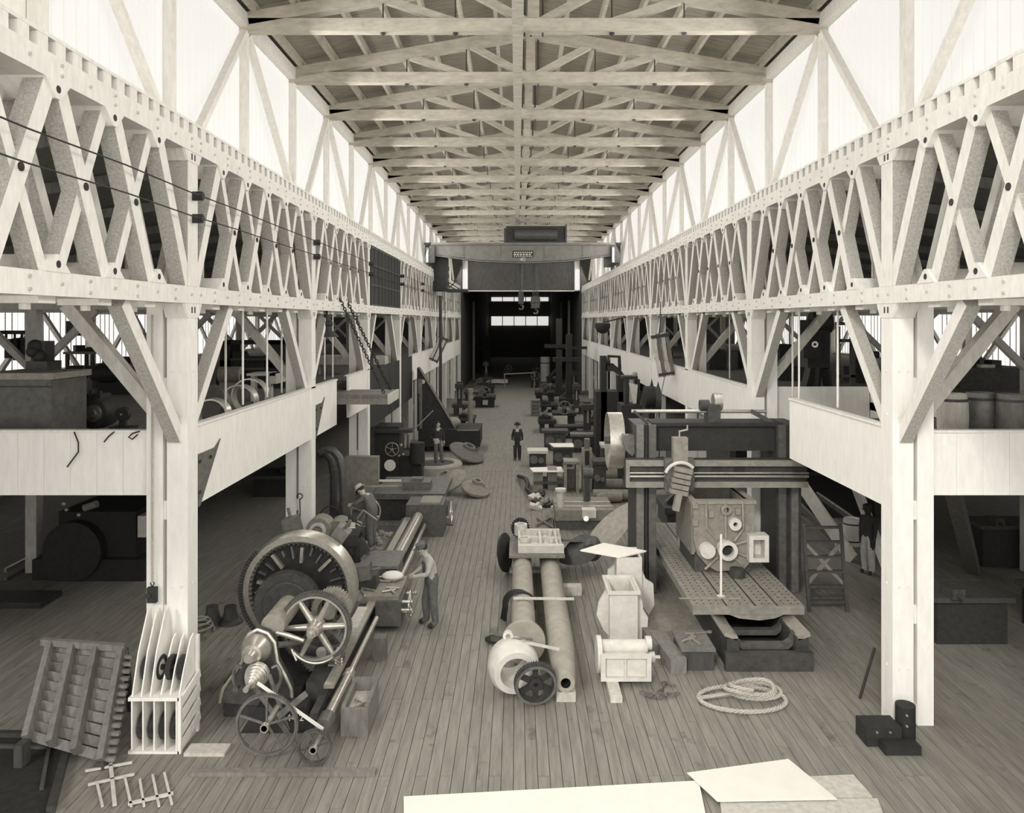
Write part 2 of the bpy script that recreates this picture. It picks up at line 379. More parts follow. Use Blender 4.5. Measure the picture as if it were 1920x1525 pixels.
# ---- lattice girders that carry the crane rails
def girder(s, n):
    ya = Y0+.19+S*n; t = thing('lattice_girder', 'white X-braced timber girder bay %s, %s side' % ('nearest the viewer' if n < 0 else 'beyond the %s column' % ORD[n], SIDE[s]), 'girder', (X(s,.35), ya, 6.68), 'lattice girder bays')
    bc = B().box(X(s,-.02), X(s,.72), ya+.002, ya+S-.002, 6.68, 6.95).build('bottom_chord', 'white_timber', t)
    tc = B().box(X(s,-.02), X(s,.72), ya+.002, ya+S-.002, 9.1, 9.38).build('top_chord', 'white_timber', t)
    p = S/6
    bb = B()
    for k in range(13):
        yy = ya+.25+k*S/12.6
        for z in (6.74, 6.88) if k % 2 else (6.82,): bb.cyl((X(s,-.04), yy, z), (X(s,-.01), yy, z), .022, n=7)
        for z in (9.18, 9.3) if k % 2 == 0 else (9.24,): bb.cyl((X(s,-.04), yy, z), (X(s,-.01), yy, z), .022, n=7)
    tag(bb.build('bolts', 'aisle_timber', t), kind='stuff')
    skip = (s < 0 and n == 2)
    for k in range(6):
        a, c = ya+k*p, ya+(k+1)*p
        if skip: continue
        up = k < 3
        m0, m1 = ((a+.16, 6.98), (c-.1, 9.07)) if up else ((c-.16, 6.98), (a+.1, 9.07))
        for d in (.12, .60):
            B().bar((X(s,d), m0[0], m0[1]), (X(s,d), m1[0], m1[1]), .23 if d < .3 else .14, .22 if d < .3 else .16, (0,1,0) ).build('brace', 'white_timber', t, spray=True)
        if 1 <= k <= 4:
            n0, n1 = ((c-.16, 6.98), (a+.1, 9.07)) if up else ((a+.16, 6.98), (c-.1, 9.07))
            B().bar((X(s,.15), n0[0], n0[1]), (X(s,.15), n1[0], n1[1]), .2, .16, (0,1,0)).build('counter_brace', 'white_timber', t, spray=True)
            hc = B().cyl((X(s,-.008), (a+c)/2, 8.02), (X(s,.03), (a+c)/2, 8.02), .05, n=10)
            hc.build('bolt_hole', 'black_iron', t)
    for k in range(1, 6):
        if skip: continue
        yy = ya+k*p
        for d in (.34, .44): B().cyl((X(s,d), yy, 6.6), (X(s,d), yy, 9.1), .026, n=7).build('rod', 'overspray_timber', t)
        for z, q in ((6.95, 1), (9.1, -1)):
            sh = B().add([(X(s,-.03),yy-.24,z),(X(s,.7),yy-.24,z),(X(s,.7),yy+.24,z),(X(s,-.03),yy+.24,z),(X(s,-.03),yy-.04,z+q*.2),(X(s,.7),yy-.04,z+q*.2),(X(s,.7),yy+.04,z+q*.2),(X(s,-.03),yy+.04,z+q*.2)],
                   [(3,2,1,0),(4,5,6,7),(0,1,5,4),(1,2,6,5),(2,3,7,6),(3,0,4,7)])
            so = sh.build('angle_block', 'white_timber', t)
            B().cyl((X(s,-.034), yy, z+q*.09), (X(s,-.02), yy, z+q*.09), .045, n=9).build('core_hole', 'black_iron', so)
        B().box(X(s,.1), X(s,.62), yy-.16, yy+.16, 6.60, 6.68).cyl((X(s,.35), yy, 6.53), (X(s,.35), yy, 6.6), .06, n=8).build('washer_plate', 'white_timber', t)
    # crane rail ledge: ties with gaps, rail on top
    tie = None
    for k in range(22):
        yy = ya+k*S/22
        if tie is None: tie = B().box(X(s,0)-ORG[t].x, X(s,.7)-ORG[t].x, 0, .19, 0, .17); 
        o = cacheget(s, t, tie); o.location = (0, yy-ORG[t].y, 9.382-ORG[t].z)
    B().box(X(s,.0), X(s,.72), ya+.002, ya+S-.002, 9.555, 9.6).build('ledge_board', 'white_timber', t)
    B().box(X(s,.28), X(s,.36), ya, ya+S, 9.6, 9.68).build('crane_rail', 'dark_iron', t)
tiemesh = {}
def cacheget(s, t, bb):
    if s not in tiemesh:
        me = bpy.data.meshes.new('rail_tie'); me.from_pydata(bb.v, [], bb.f); me.materials.append(M['white_timber']); tiemesh[s] = me
    o = bpy.data.objects.new('rail_tie', tiemesh[s]); COL.objects.link(o); o.parent = t; ORG[o] = ORG[t]; return o
for s in (-1, 1):
    for n in range(-1, 8): girder(s, n)
# ---- galleries: deck, parapets, outer walls
GZ = 4.3
segs = {-1: [(12.58, 22.4), (24.0, 27.2), (38.4, 70.6)], 1: [(12.58, 16.9), (19.9, 70.6)]}
OUT = {-1: -19.0, 1: 20.0}
for s in (-1, 1):
    gl = struct('floor_gallery_%s' % SIDE[s], (X(s,6), 40, GZ), 'timber gallery deck over the %s aisle' % SIDE[s])
    if s < 0: B().box(X(s,.67), OUT[s], 12.5, YEND, GZ-.2, GZ).build('deck', 'gallery_floor', gl)
    else: B().box(X(s,.67), OUT[s], 12.5, 16.7, GZ-.2, GZ).box(X(s,3.2), OUT[s], 16.7, 20, GZ-.2, GZ).box(X(s,.67), OUT[s], 20, YEND, GZ-.2, GZ).build('deck', 'gallery_floor', gl)
    for k in range(14):
        yy = 12.9+k*1.5
        if s > 0 and 16.5 < yy < 20.2: continue
        B().box(X(s,.7), OUT[s], yy, yy+.15, GZ-.5, GZ-.2).build('joist', 'dark_timber', gl)
    for k, (a, b_) in enumerate(segs[s]):
        wn = struct('wall_parapet_%s_%d' % (SIDE[s], k+1), (X(s,.1), a, 3.4), 'white boarded gallery front, %s side' % SIDE[s])
        B().box(X(s,.03), X(s,.10), a, b_, 3.4, 4.68).build('parapet_boarding', 'white_paint', wn)
        B().box(X(s,.0), X(s,.16), a, b_, 4.68, 4.72).build('parapet_cap', 'white_timber', wn)
    tw = struct('wall_gallery_end_%s' % SIDE[s], (X(s,1), 12.2, 3.6), 'white boarded gallery front facing the viewer, %s side' % SIDE[s])
    x = X(s,.665)
    while abs(x) < abs(OUT[s])-.2:
        x2 = x+s*.42
        B().box(x+s*.002, x2-s*.002, 12.33, 12.40, 3.62, 4.62).build('fascia_board', 'white_paint', tw); x = x2
    B().box(X(s,.665), OUT[s], 12.30, 12.46, 4.62, 4.66).build('fascia_cap', 'white_timber', tw)
    # outer aisle wall
    ow = struct('wall_aisle_%s' % SIDE[s], (OUT[s], 40, 0), 'outer wall of the %s aisle' % SIDE[s])
    B().box(OUT[s]+s*.05, OUT[s]+s*.3, 2, YEND, 0, 4.4).box(OUT[s]+s*.05, OUT[s]+s*.3, 2, YEND, 6.8, 8.2).box(OUT[s]+s*.28, OUT[s]+s*.3, 2, YEND, 4.4, 6.8).build('wall_boarding', 'aisle_timber', ow)
    for n in range(-1, 8):
        y = Y0+S*n+.2
        B().box(OUT[s]-s*.12, OUT[s]+s*.1, y-.14, y+.14, 0, 7.6).build('wall_post', 'aisle_timber', ow)
        for q in (-1, 1): B().bar((OUT[s]-s*.05, y+S/2, 6.8), (OUT[s]-s*.05, y+S/2+q*2.6, 4.4), .14, .16, (s,0,0)).build('wall_brace', 'aisle_timber', ow)
        wn = struct('window_%d' % (n+42+(10 if s > 0 else 0)), (OUT[s], y, 5), 'daylit aisle window on the %s' % SIDE[s])
        for k in range(3):
            a, b_ = y+.2+k*(S-.4)/3, y+.2+(k+1)*(S-.4)/3
            pn = B().box(OUT[s]+s*.12, OUT[s]+s*.15, a+.04, b_-.04, 4.45, 6.8).build('pane', 'pane_aisle', wn)
            mu = B()
            for j in range(1, 6): mu.box(OUT[s]+s*.09, OUT[s]+s*.115, a+(b_-a)*j/6-.018, a+(b_-a)*j/6+.018, 4.45, 6.8)
            mu.build('glazing_bar', 'aisle_timber', pn)
        # low windows under the gallery
        pn = B().box(OUT[s]+s*.02, OUT[s]+s*.045, y+1.2, y+S-1.2, 1.6, 3.0).build('pane', 'pane_aisle', wn)
        mu = B()
        for j in range(0, 9): mu.box(OUT[s]-s*.02, OUT[s]+s*.015, y+1.2+j*(S-2.4)/8-.04, y+1.2+j*(S-2.4)/8+.04, 1.55, 3.05)
        mu.build('glazing_bar', 'dark_timber', pn)
        # tie beam over the aisle and a row of aisle posts
        t = struct('beam_aisle_%s_%d' % (SIDE[s], n+2), (X(s,7), y, 0), 'timber cross beam and posts of the %s aisle' % SIDE[s])
        B().box(X(s,.725), OUT[s]-s*.13, y-.13, y+.13, 6.69, 6.98).build('tie_beam', 'aisle_timber', t)
        B().box(X(s,7), X(s,7.28), y-.14, y+.14, 0, 6.68).build('post', 'aisle_timber', t)
        for q in (-1, 1): B().bar((X(s,7.14+q*.1), y, 5.2), (X(s,7.14+q*1.6), y, 6.68), .16, .16, (0,1,0)).build('brace', 'aisle_timber', t)
    B().box(X(s,.7), OUT[s], 1.9, 2.1, 0, 4.1).build('near_end_boarding', 'mid_timber', ow)  # unseen wall added to keep light off the aisle floors
    # lean-to roof
    rf = struct('ceiling_aisle_%s' % SIDE[s], (X(s,7), 40, 8.5), 'lean-to roof over the %s aisle' % SIDE[s])
    B().add([(X(s,.75),2,9.3),(X(s,.75),YEND,9.3),(OUT[s]+s*.3,YEND,7.5),(OUT[s]+s*.3,2,7.5),(X(s,.75),2,9.4),(X(s,.75),YEND,9.4),(OUT[s]+s*.3,YEND,7.6),(OUT[s]+s*.3,2,7.6)],
            [(0,1,2,3),(7,6,5,4),(0,4,5,1),(1,5,6,2),(2,6,7,3),(3,7,4,0)]).build('roof_boards', 'mid_timber', rf)
    for k in range(24):
        yy = 3+k*2.8
        B().bar((X(s,.8), yy, 9.18), (OUT[s], yy, 7.4), .12, .2).build('rafter', 'mid_timber', rf)
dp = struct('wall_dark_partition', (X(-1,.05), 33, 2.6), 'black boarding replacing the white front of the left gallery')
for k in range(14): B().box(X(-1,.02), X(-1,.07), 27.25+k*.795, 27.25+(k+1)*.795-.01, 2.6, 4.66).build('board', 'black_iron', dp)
# back panels of the hatch on the right
hw = struct('wall_hatch', (9, 18, 3.5), 'white boarded guard round the hatch in the right gallery')
B().box(9.12, 9.2, 13, 20, 3.6, 4.7).build('guard_boarding', 'white_paint', hw)
B().box(6.62, 9.1, 19.98, 20.05, 3.5, 4.7).build('guard_boarding', 'white_paint', hw)
# dark far hall
fh = struct('wall_far_hall', (0, 90, 0), 'dark unpainted far end of the hall')
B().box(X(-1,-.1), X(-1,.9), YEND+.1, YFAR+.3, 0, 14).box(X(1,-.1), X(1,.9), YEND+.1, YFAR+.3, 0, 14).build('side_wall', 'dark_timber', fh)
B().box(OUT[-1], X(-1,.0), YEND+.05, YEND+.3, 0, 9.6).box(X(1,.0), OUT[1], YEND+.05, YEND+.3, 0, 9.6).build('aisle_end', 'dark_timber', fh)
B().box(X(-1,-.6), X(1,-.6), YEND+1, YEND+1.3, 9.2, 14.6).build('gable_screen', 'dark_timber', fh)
B().box(X(-1,-.6), X(1,-.6), YEND+.9, YEND+1.0, 9.14, 9.24).build('screen_beam', 'pale_timber', fh)
for s in (-1, 1):
    wn = struct('window_%d' % (70+s), (X(s,0), YEND+1, 9.6), 'small bright end window beside the dark screen, %s' % SIDE[s])
    B().box(X(s,-.55), X(s,.95), YEND+1.0, YEND+1.05, 9.3, 11.2).build('pane', 'pane', wn)
    B().box(X(s,-.6), X(s,1.4), YEND+1.1, YEND+1.3, 9.2, 14.6).build('frame_wall', 'white_paint', wn)
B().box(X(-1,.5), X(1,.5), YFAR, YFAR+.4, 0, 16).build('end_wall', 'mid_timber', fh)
wn = struct('window_80', (CXN, YFAR-.1, 5.6), 'bright windows in the far end wall')
for z0, z1 in ((5.6, 7.2), (9.9, 10.6)):
    for k in range(5):
        B().box(-4.6+k*2.05, -4.6+k*2.05+1.9, YFAR-.12, YFAR-.05, z0, z1).build('pane', 'pane', wn)
B().box(X(-1,-.2), X(1,-.2), YFAR-3, YFAR-2.7, 7.3, 9.7).build('far_beam', 'aisle_timber', fh)
# ================================================================ helpers for machines
def R(x0, y0, x1, y1, Y, d):
    """box whose near face fills the pixel rectangle at depth Y, d deep"""
    a, b = P(x0, y0, Y), P(x1, y1, Y)
    return B().box(a.x, b.x, Y, Y+d, b.z, a.z)
def Rf(x0, y0, x1, Y, d, zb=0.0):
    a, b = P(x0, y0, Y), P(x1, y0, Y)
    return B().box(a.x, b.x, Y, Y+d, zb, a.z)
def poly(pts, Y, d):
    """outline given in pixels at depth Y, d deep"""
    q = [P(x, y, Y) for x, y in pts]
    return B().prism([(p.x, p.z) for p in q], (0, Y, 0), (1,0,0), (0,0,1), (0,1,0), d)
def mk(name, label, cat, *parts, group=None):
    vs = [v for p in parts for v in p[2].v]
    loc = V(((min(v.x for v in vs)+max(v.x for v in vs))/2, (min(v.y for v in vs)+max(v.y for v in vs))/2, min(v.z for v in vs)))
    t = thing(name, label, cat, loc, group)
    for p in parts:
        o = p[2].build(p[0], p[1], t)
        for q in p[3:]: q[2].build(q[0], q[1], o)
    return t
def one(name, label, cat, mt, b, group=None): return tag(b.build(name, mt), label, cat, group)
def arc(c, r, a0, a1, n, u, v):
    c, u, v = V(c), V(u), V(v)
    return [c+u*r*math.cos(a0+(a1-a0)*i/n)+v*r*math.sin(a0+(a1-a0)*i/n) for i in range(n+1)]
EX, EY, EZ = V((1,0,0)), V((0,1,0)), V((0,0,1))
def chain(a, b, link=.09, r=.011, sag=0.0):
    a, b = V(a), V(b); n = max(3, int((b-a).length/(link*.72))); o = B(); d = (b-a).normalized()
    s1 = d.cross(EX if abs(d.x) < .8 else EY).normalized(); s2 = d.cross(s1)
    for i in range(n):
        c = a+(b-a)*((i+.5)/n)-EZ*sag*4*((i+.5)/n)*(1-(i+.5)/n); s = s1 if i % 2 else s2
        o.tube([c+d*link*.5*math.cos(q)+s*link*.3*math.sin(q) for q in [2*PI*k/8 for k in range(8)]], r, 5, True)
    return o
def text(body, size, o, xdir, ydir, name, mt, parent, ext=.004):
    """flat raised lettering turned into a mesh"""
    cu = bpy.data.curves.new(name, 'FONT'); cu.body = body; cu.size = size; cu.extrude = ext; cu.align_x = 'CENTER'
    ob = bpy.data.objects.new(name, cu); COL.objects.link(ob)
    dg = bpy.context.evaluated_depsgraph_get(); me = bpy.data.meshes.new_from_object(ob.evaluated_get(dg))
    bpy.data.objects.remove(ob)
    x, y = V(xdir).normalized(), V(ydir).normalized(); z = x.cross(y)
    m = Matrix((x, y, z)).transposed().to_4x4(); m.translation = V(o)-ORG[parent]
    me.transform(m); me.materials.append(M[mt]); me.name = name
    r = bpy.data.objects.new(name, me); COL.objects.link(r); r.parent = parent; ORG[r] = ORG[parent]
    return r
def handwheel(c, ax, r, rim=.022, sp=4, hub=.05):
    c, d = V(c), V(ax).normalized(); u = d.cross(EZ).normalized() if abs(d.z) < .9 else EX; w_ = u.cross(d)
    b = B().tube([c+(u*math.cos(q)+w_*math.sin(q))*r for q in [2*PI*k/22 for k in range(22)]], rim, 7, True)
    b.cyl(c-d*.05, c+d*.05, hub, n=10)
    for i in range(sp):
        q = 2*PI*i/sp+.4; b.cyl(c, c+(u*math.cos(q)+w_*math.sin(q))*r, rim*.7, n=6)
    return b
# ================================================================ TRAVELLING CRANE
YC = 47.5
cr = thing('travelling_crane', 'dark steel travelling crane bridge spanning the hall on both girders', 'crane', P(980, 492, YC))
def gird(Y):
    b = poly([(797,458),(1163,458),(1163,476),(1130,479),(1060,488),(985,491),(900,488),(830,479),(797,476)], Y, .3)
    b.join(R(795,455,1165,459,Y-.12,.55)); b.join(poly([(812,478),(830,480),(900,489),(985,492),(1060,489),(1130,480),(1150,478),(1150,480),(1130,482),(1060,491),(985,494),(900,491),(830,482),(812,480)], Y-.1, .5))
    return b
M['crane_paint'] = mat('crane_paint', g(.13,1.2), .6, var=.2, scale=3, bump=.1)
g1 = gird(YC).build('bridge_girder', 'crane_paint', cr); g2 = gird(YC+3.2).build('bridge_girder', 'crane_paint', cr)
rv = B()
for x in (870, 939, 1020, 1092):
    for k in range(6): p = P(x, 463+k*4, YC); rv.cyl(p+V((0,-.03,0)), p+V((0,.01,0)), .035, n=6)
rv.build('rivets', 'dark_iron', g1)
pl = R(961,470,1000,483,YC-.04,.04).build('name_plate', 'black_iron', cr)
lt = B()
for row, (y, hh) in enumerate(((472.5,2.2),(476.2,2.6),(480,1.5))):
    for k in range(9 if row != 1 else 6): lt.join(R(963.5+k*(4.0 if row != 1 else 5.6), y, 966+k*(4.0 if row != 1 else 5.6)+(1.2 if row == 1 else 0), y+hh, YC-.055, .015))
lt.build('plate_lettering', 'aisle_timber', pl)
text('40', .34, P(980, 490, YC-.05), EX, EZ, 'capacity_number', 'aisle_timber', cr)
for xa, xb in ((797,815),(1146,1163)):
    e = Rf(xa, 461, xb, YC-.3, 4.2, 9.95).build('end_truck', 'dark_iron', cr)
    R(xa+2, 464, xa+6, 492, YC-.4, .1).build('buffer_plate', 'pale_casting', e)
    for yy in (YC+.5, YC+3.2):
        xc = XIN[-1]-.32 if xa < 900 else XIN[1]+.32
        B().cyl((xc-.1, yy, 9.95), (xc+.1, yy, 9.95), .27, n=18).build('track_wheel', 'iron', cr)
cab = R(813,482,837,545,YC+.5,1.6).build('operator_cab', 'black_iron', cr)
w_ = B()
for k in range(3): w_.join(R(839,500+k*14,842,508+k*14,YC+.4,.1))
w_.join(R(836,542,876,547,YC+.5,1.6)); w_.build('cab_steps', 'black_iron', cab)
br = B()
for a, c in (((838,528),(868,546)),((842,540),(858,525)),((836,533),(862,547))): br.bar(P(*a, YC+.6), P(*c, YC+.6), .06, .06)
br.build('cab_braces', 'black_iron', cab)
tr = R(949,424,1062,457,YC+.1,3.2).build('trolley', 'black_iron', cr)
tb = R(945,428,951,456,YC+.3,2.4); tb.join(R(1060,421,1063,457,YC,.2)); tb.cyl(P(965,440,YC-.1), P(1045,440,YC-.1), .35, n=16); tb.build('hoist_drum', 'dark_iron', tr)
def hook(x, y, w, label):
    h = thing('crane_hook', label, 'hook', P(x, y, 49), 'hoist hooks')
    q = B()
    for k in (-1, -.35, .35, 1): q.cyl(P(x+k*w*.6, y-18, 49), P(x+k*w*.5, 455, 49), .022, n=5)
    q.build('hoist_ropes', 'dark_iron', h)
    bl = R(x-w, y-18, x+w, y+4, 48.8, .5); bl.cyl(P(x-w*1.1, y-8, 49), P(x+w*1.1, y-8, 49), w*.028, n=12); bl.build('hook_block', 'dark_iron', h)
    c = P(x, y+10, 49); B().tube([c+V((0,0,.3)), c+V((0,0,.12))]+arc(c-V((0,0,.02)), .14, PI/2, -PI*.85, 9, EX, EZ), .05, 7).build('hook', 'iron', h)
hook(977, 566, 5, 'slim crane hook block hanging left of the larger one'); hook(1004, 574, 8, 'larger crane hook block hanging right of the slim one')
# ---- trolley wires along the left girder
for k, y0, y1 in ((0, 186, 331), (1, 245, 373)):
    t = thing('trolley_wire', 'thin black wire strung along the left girder, %s of the two' % ('upper' if k == 0 else 'lower'), 'wire', (X(-1,-.12), 12, 8.2))
    z = 8.42-.36*k
    pts = [V((X(-1,-.14), 6+i*2.0, z-.03*math.sin(i*1.7)**2)) for i in range(21)]
    B().tube(pts, .011, 5).build('wire', 'black_iron', t)
    for n in range(0, 5):
        yy = Y0+S*n+.19; B().box(X(-1,-.16), X(-1,-.001), yy-.03, yy+.03, z-.09, z+.05).cyl((X(-1,-.17), yy, z-.02), (X(-1,-.09), yy, z-.02), .06, n=8).build('insulator', 'black_iron', t)
# ---- dark multi-pane sash in the left girder
t = thing('sash_window', 'dark many-paned window sash filling a bay of the left girder', 'window', (X(-1,.3), 31, 6.95))
ya, yb = 27.45, 34.2
B().box(X(-1,.0), X(-1,.06), ya, yb, 6.96, 9.08).build('dark_glass', 'cloth_dark', t)
for k in range(10): B().box(X(-1,-.03), X(-1,.01), ya+k*(yb-ya)/9-.02, ya+k*(yb-ya)/9+.02, 6.96, 9.08).build('sash_bar', 'dark_iron', t)
for z in (6.98, 7.7, 8.4, 9.05): B().box(X(-1,-.02), X(-1,.012), ya, yb, z-.02, z+.02).build('sash_rail', 'dark_iron', t)
# ---- gusset plates on the left gallery front
for k, n in enumerate((0, 1)):
    y = Y0+S*n+.40; x = X(-1,.026)
    b = B().prism([(0,.0),(.72,.0),(.98,.12),(.1,-.86),(0,-.86)], (x, y, 4.22), EY, EZ, EX, .02)
    mk('gusset_plate', 'triangular grey iron bracket plate beside the %s left column' % ('nearest' if n == 0 else 'second'), 'bracket',
       ('plate', 'iron', b), ('bolts', 'dark_iron', B().cyl((x+.02, y+.05, 4.1), (x+.05, y+.05, 4.1), .03, n=7).cyl((x+.02, y+.5, 4.1), (x+.05, y+.5, 4.1), .03, n=7).cyl((x+.02, y+.05, 3.6), (x+.05, y+.05, 3.6), .03, n=7)))
# ---- suspended loading platform
pf = thing('loading_platform', 'heavy plank platform slung on two chains at the left gallery', 'platform', (-5, 23.4, 3.98))
for k in range(6): B().box(-6.4, -3.79, 22.6+k*.3, 22.6+k*.3+.29, 4.12, 4.24).build('deck_plank', 'mid_timber', pf)
B().box(-6.4, -3.8, 22.58, 22.72, 3.96, 4.12).box(-6.4, -3.8, 24.2, 24.38, 3.96, 4.12).build('bearer', 'mid_timber', pf)
B().box(-3.79, -3.74, 22.58, 24.4, 3.96, 4.25).build('end_board', 'pale_timber', pf)
chain((-3.95, 22.9, 4.26), (-5.22, 22.75, 7.05), .13, .017).build('chain', 'black_iron', pf)
chain((-3.95, 24.1, 4.26), (-5.22, 23.6, 7.05), .13, .017).build('chain', 'black_iron', pf)
# ---- thin vertical rods in the gallery openings
k = 0
for s, xs in ((-1, (428, 460, 505, 532, 612, 627)), (1, (1482, 1494, 1566, 1365))):
    for x in xs:
        d_ = .5; Y = (abs(XIN[s])+d_*.5)*F/abs(x-VPX)
        nm = ('left', 'right')[s > 0]
        one('hanger_rod', '%s pale hanger rod in the %s gallery opening, counting from the viewer' % (ORD[[6,1,2,3,4,5][0] if 0 else xs.index(x) if s < 0 else [1,0,2,3].index(xs.index(x)) if 0 else xs.index(x)], nm), 'rod', 'white_timber' if k % 3 else 'aisle_timber',
            B().cyl((X(s,.3), Y, 4.72 if not (s > 0 and 16.9 < Y < 19.9) else 4.3), (X(s,.3), Y, 6.68), .022, n=7), 'gallery hanger rods'); k += 1
# ---- hanging lamp
c = P(613, 632, 21.5)
mk('hanging_lamp', 'black bell-shaded lamp hanging in the left gallery opening', 'lamp',
   ('lamp_shade', 'black_iron', B().lathe([(0,.05),(.05,.2),(.16,.22),(.22,.12),(.34,.1),(.36,.16),(.45,.16),(.47,.1),(.62,.09),(.66,.0)][::-1] and [(0,.33),(.03,.32),(.18,.15),(.3,.12),(.34,.17),(.42,.17),(.45,.1),(.62,.09),(.64,0)], c, EZ, 14)),
   ('hanger', 'black_iron', B().cyl(c+V((0,0,.6)), V((c.x, c.y, 6.68)), .03, n=6)))
# ---- tilting frames hung from the galleries further back
def hung(x0, y0, x1, y1, Y, w, label):
    a, b = P(x0, y0, Y), P(x1, y1, Y); d = (b-a).normalized(); sd = d.cross(EY).normalized(); prs = []
    for k in range(4): prs.append(('slat', 'mid_timber' if k % 2 else 'pale_timber', B().bar(a+sd*w*(k/3-.5), b+sd*w*(k/3-.5), w*.26, .09, EY)))
    prs.append(('cross_bar', 'dark_iron', B().bar(a-sd*w*.7+d*.1, a+sd*w*.7+d*.1, .12, .16, EY).bar(b-sd*w*.6-d*.1, b+sd*w*.6-d*.1, .1, .14, EY)))
    prs.append(('hanger', 'dark_iron', B().cyl(a, P(x0+2, 566, Y), .02, n=5)))
    mk('swing_gate', label, 'frame', *prs)
hung(1237, 625, 1250, 706, 29.2, .5, 'ribbed grey frame hung outside the right gallery front')
hung(833, 632, 812, 678, 46, .45, 'ribbed grey frame hung aslant at the far left gallery')
p0 = P(826, 832, 46); one('service_pipe', 'tall thin dark pipe standing in front of the far left gallery', 'pipe', 'dark_iron', B().cyl((p0.x, 46, 0), (p0.x, 46, 7.9), .09, n=8))
p0 = P(881, 806, 44); one('column_post', 'short pale round post on the floor at the far left', 'post', 'casting', B().cyl((P(882,800,44).x, 44, 0), (P(882,800,44).x, 44, 2.4), .14, n=10).cyl((P(882,800,44).x, 44, 2.4), (P(882,800,44).x, 44, 2.55), .18, n=10))
# ================================================================ LEFT GALLERY
def gz(x, y): return P(x, y, (HC-GZ)*F/(y-VPY))
# armature drum
c = V((P(185,772,15.2).x, 15.2, GZ+.315))
mk('armature_drum', 'black riveted drum with a bearing hub on the left gallery', 'drum',
   ('drum', 'black_iron', B().lathe([(0,0),(0,.12),(.03,.15),(.05,.28),(.1,.315),(.55,.315),(.6,.28),(.6,0)], c-EY*.3, EY, 24)),
   ('hub', 'iron', B().lathe([(0,0),(0,.08),(.05,.1),(.06,.16),(.1,.17)], c-EY*.38+V((.05,0,0)), EY, 14)),
   ('top_fittings', 'black_iron', B().box(c.x-.14, c.x+.14, 15.0, 15.4, c.z+.28, c.z+.36).cyl(c+V((-.09,-.1,.34)), c+V((-.09,-.1,.43)), .04, n=8).cyl(c+V((.08,-.1,.34)), c+V((.08,-.1,.42)), .04, n=8)))
c = V((P(228,770,14.9).x, 14.9, GZ+.3))
mk('bench_grinder', 'small dark wheel on a low stand beside the black drum', 'grinder', ('wheel', 'black_iron', B().lathe([(0,0),(0,.13),(.1,.14),(.1,0)], c, EY, 18)), ('stand', 'black_iron', B().box(c.x-.06, c.x+.06, 14.92, 15.0, GZ, GZ+.3).box(c.x-.2, c.x+.2, 14.8, 15.15, GZ, GZ+.06)), ('spindle', 'bright_steel', B().cyl(c-EY*.03, c+EY*.02, .02, n=8)))
# big tank at the left edge
mk('steel_tank', 'large blue-grey sheet tank at the left edge of the gallery', 'tank',
   ('tank_body', 'iron', Rf(-40, 712, 96, 13.4, 1.1, GZ)), ('tank_lid', 'casting', R(-40, 700, 100, 712, 13.35, 1.2)),
   ('tank_seam', 'dark_iron', R(-40, 724, 96, 727, 13.38, .03)))
mk('lathe_casting', 'dark lumpy machine head standing on the left tank', 'machine',
   ('body', 'dark_iron', R(48, 678, 88, 700, 14, .45)), ('neck', 'dark_iron', R(58, 640, 84, 680, 14.1, .3)), ('knobs', 'black_iron', B().ball(P(66,650,14.1), .13).ball(P(74,668,14.1), .12).ball(P(60,660,14.0), .1)))
# benches with gear near the windows
for i, (x0, x1, y0, Y, d_) in enumerate(((98,180,700,24,1.2),(178,268,682,26,1.0),(118,176,660,27,1.4))):
    lab = ['low dark bench with scattered castings behind the black drum', 'long dark workbench under the left gallery windows', 'raised bench with a dark crate by the left gallery windows'][i]
    a, b = P(x0, y0, Y), P(x1, y0, Y)
    lg = B()
    for xx in (a.x+.1, b.x-.1):
        for yy in (Y+.1, Y+d_-.1): lg.box(xx-.05, xx+.05, yy-.05, yy+.05, GZ, a.z-.08)
    tp = B()
    for k in range(5): 
        q = a.x+(b.x-a.x)*(.12+.19*k); h_ = random.uniform(.08,.22); tp.cbox((q, Y+d_*random.uniform(.3,.7), a.z+h_/2), .3, .3, h_, random.random())
    mk('workbench', lab, 'bench', ('bench_top', 'mid_timber', B().box(a.x, b.x, Y, Y+d_, a.z-.08, a.z)), ('legs', 'dark_timber', lg), ('bench_clutter', 'black_iron', tp))
c = P(215, 690, 22); one('machine_silhouette', 'black round-headed machine bending over the bench on the left gallery', 'machine', 'black_iron', B().box(c.x-.5, c.x+.45, 22, 22.6, GZ, c.z).ball(P(200,700,22), .4, 1.3, .8, .7).tube([P(200,702,22.2), P(212,688,22.2), P(220,684,22.2)], .17, 8).ball(P(221,686,22.2), .2))
one('wall_cabinet', 'small dark box hanging before the left gallery windows', 'box', 'dark_iron', R(124, 602, 145, 630, 26, .5).cyl(P(134,602,26.2), P(134,575,26.2), .02, n=5))
one('hung_castings', 'dark castings hanging from a rail at the far left gallery window', 'castings', 'black_iron', R(0, 620, 55, 627, 20, .15).join(R(8,636,20,672,20,.3)) .join(R(24,634,32,676,20,.3)).join(R(38,636,44,674,20,.3)).cyl(P(12,620,20.1), P(12,640,20.1), .03, n=5).cyl(P(28,620,20.1), P(28,640,20.1), .03, n=5).cyl(P(41,620,20.1), P(41,640,20.1), .03, n=5))
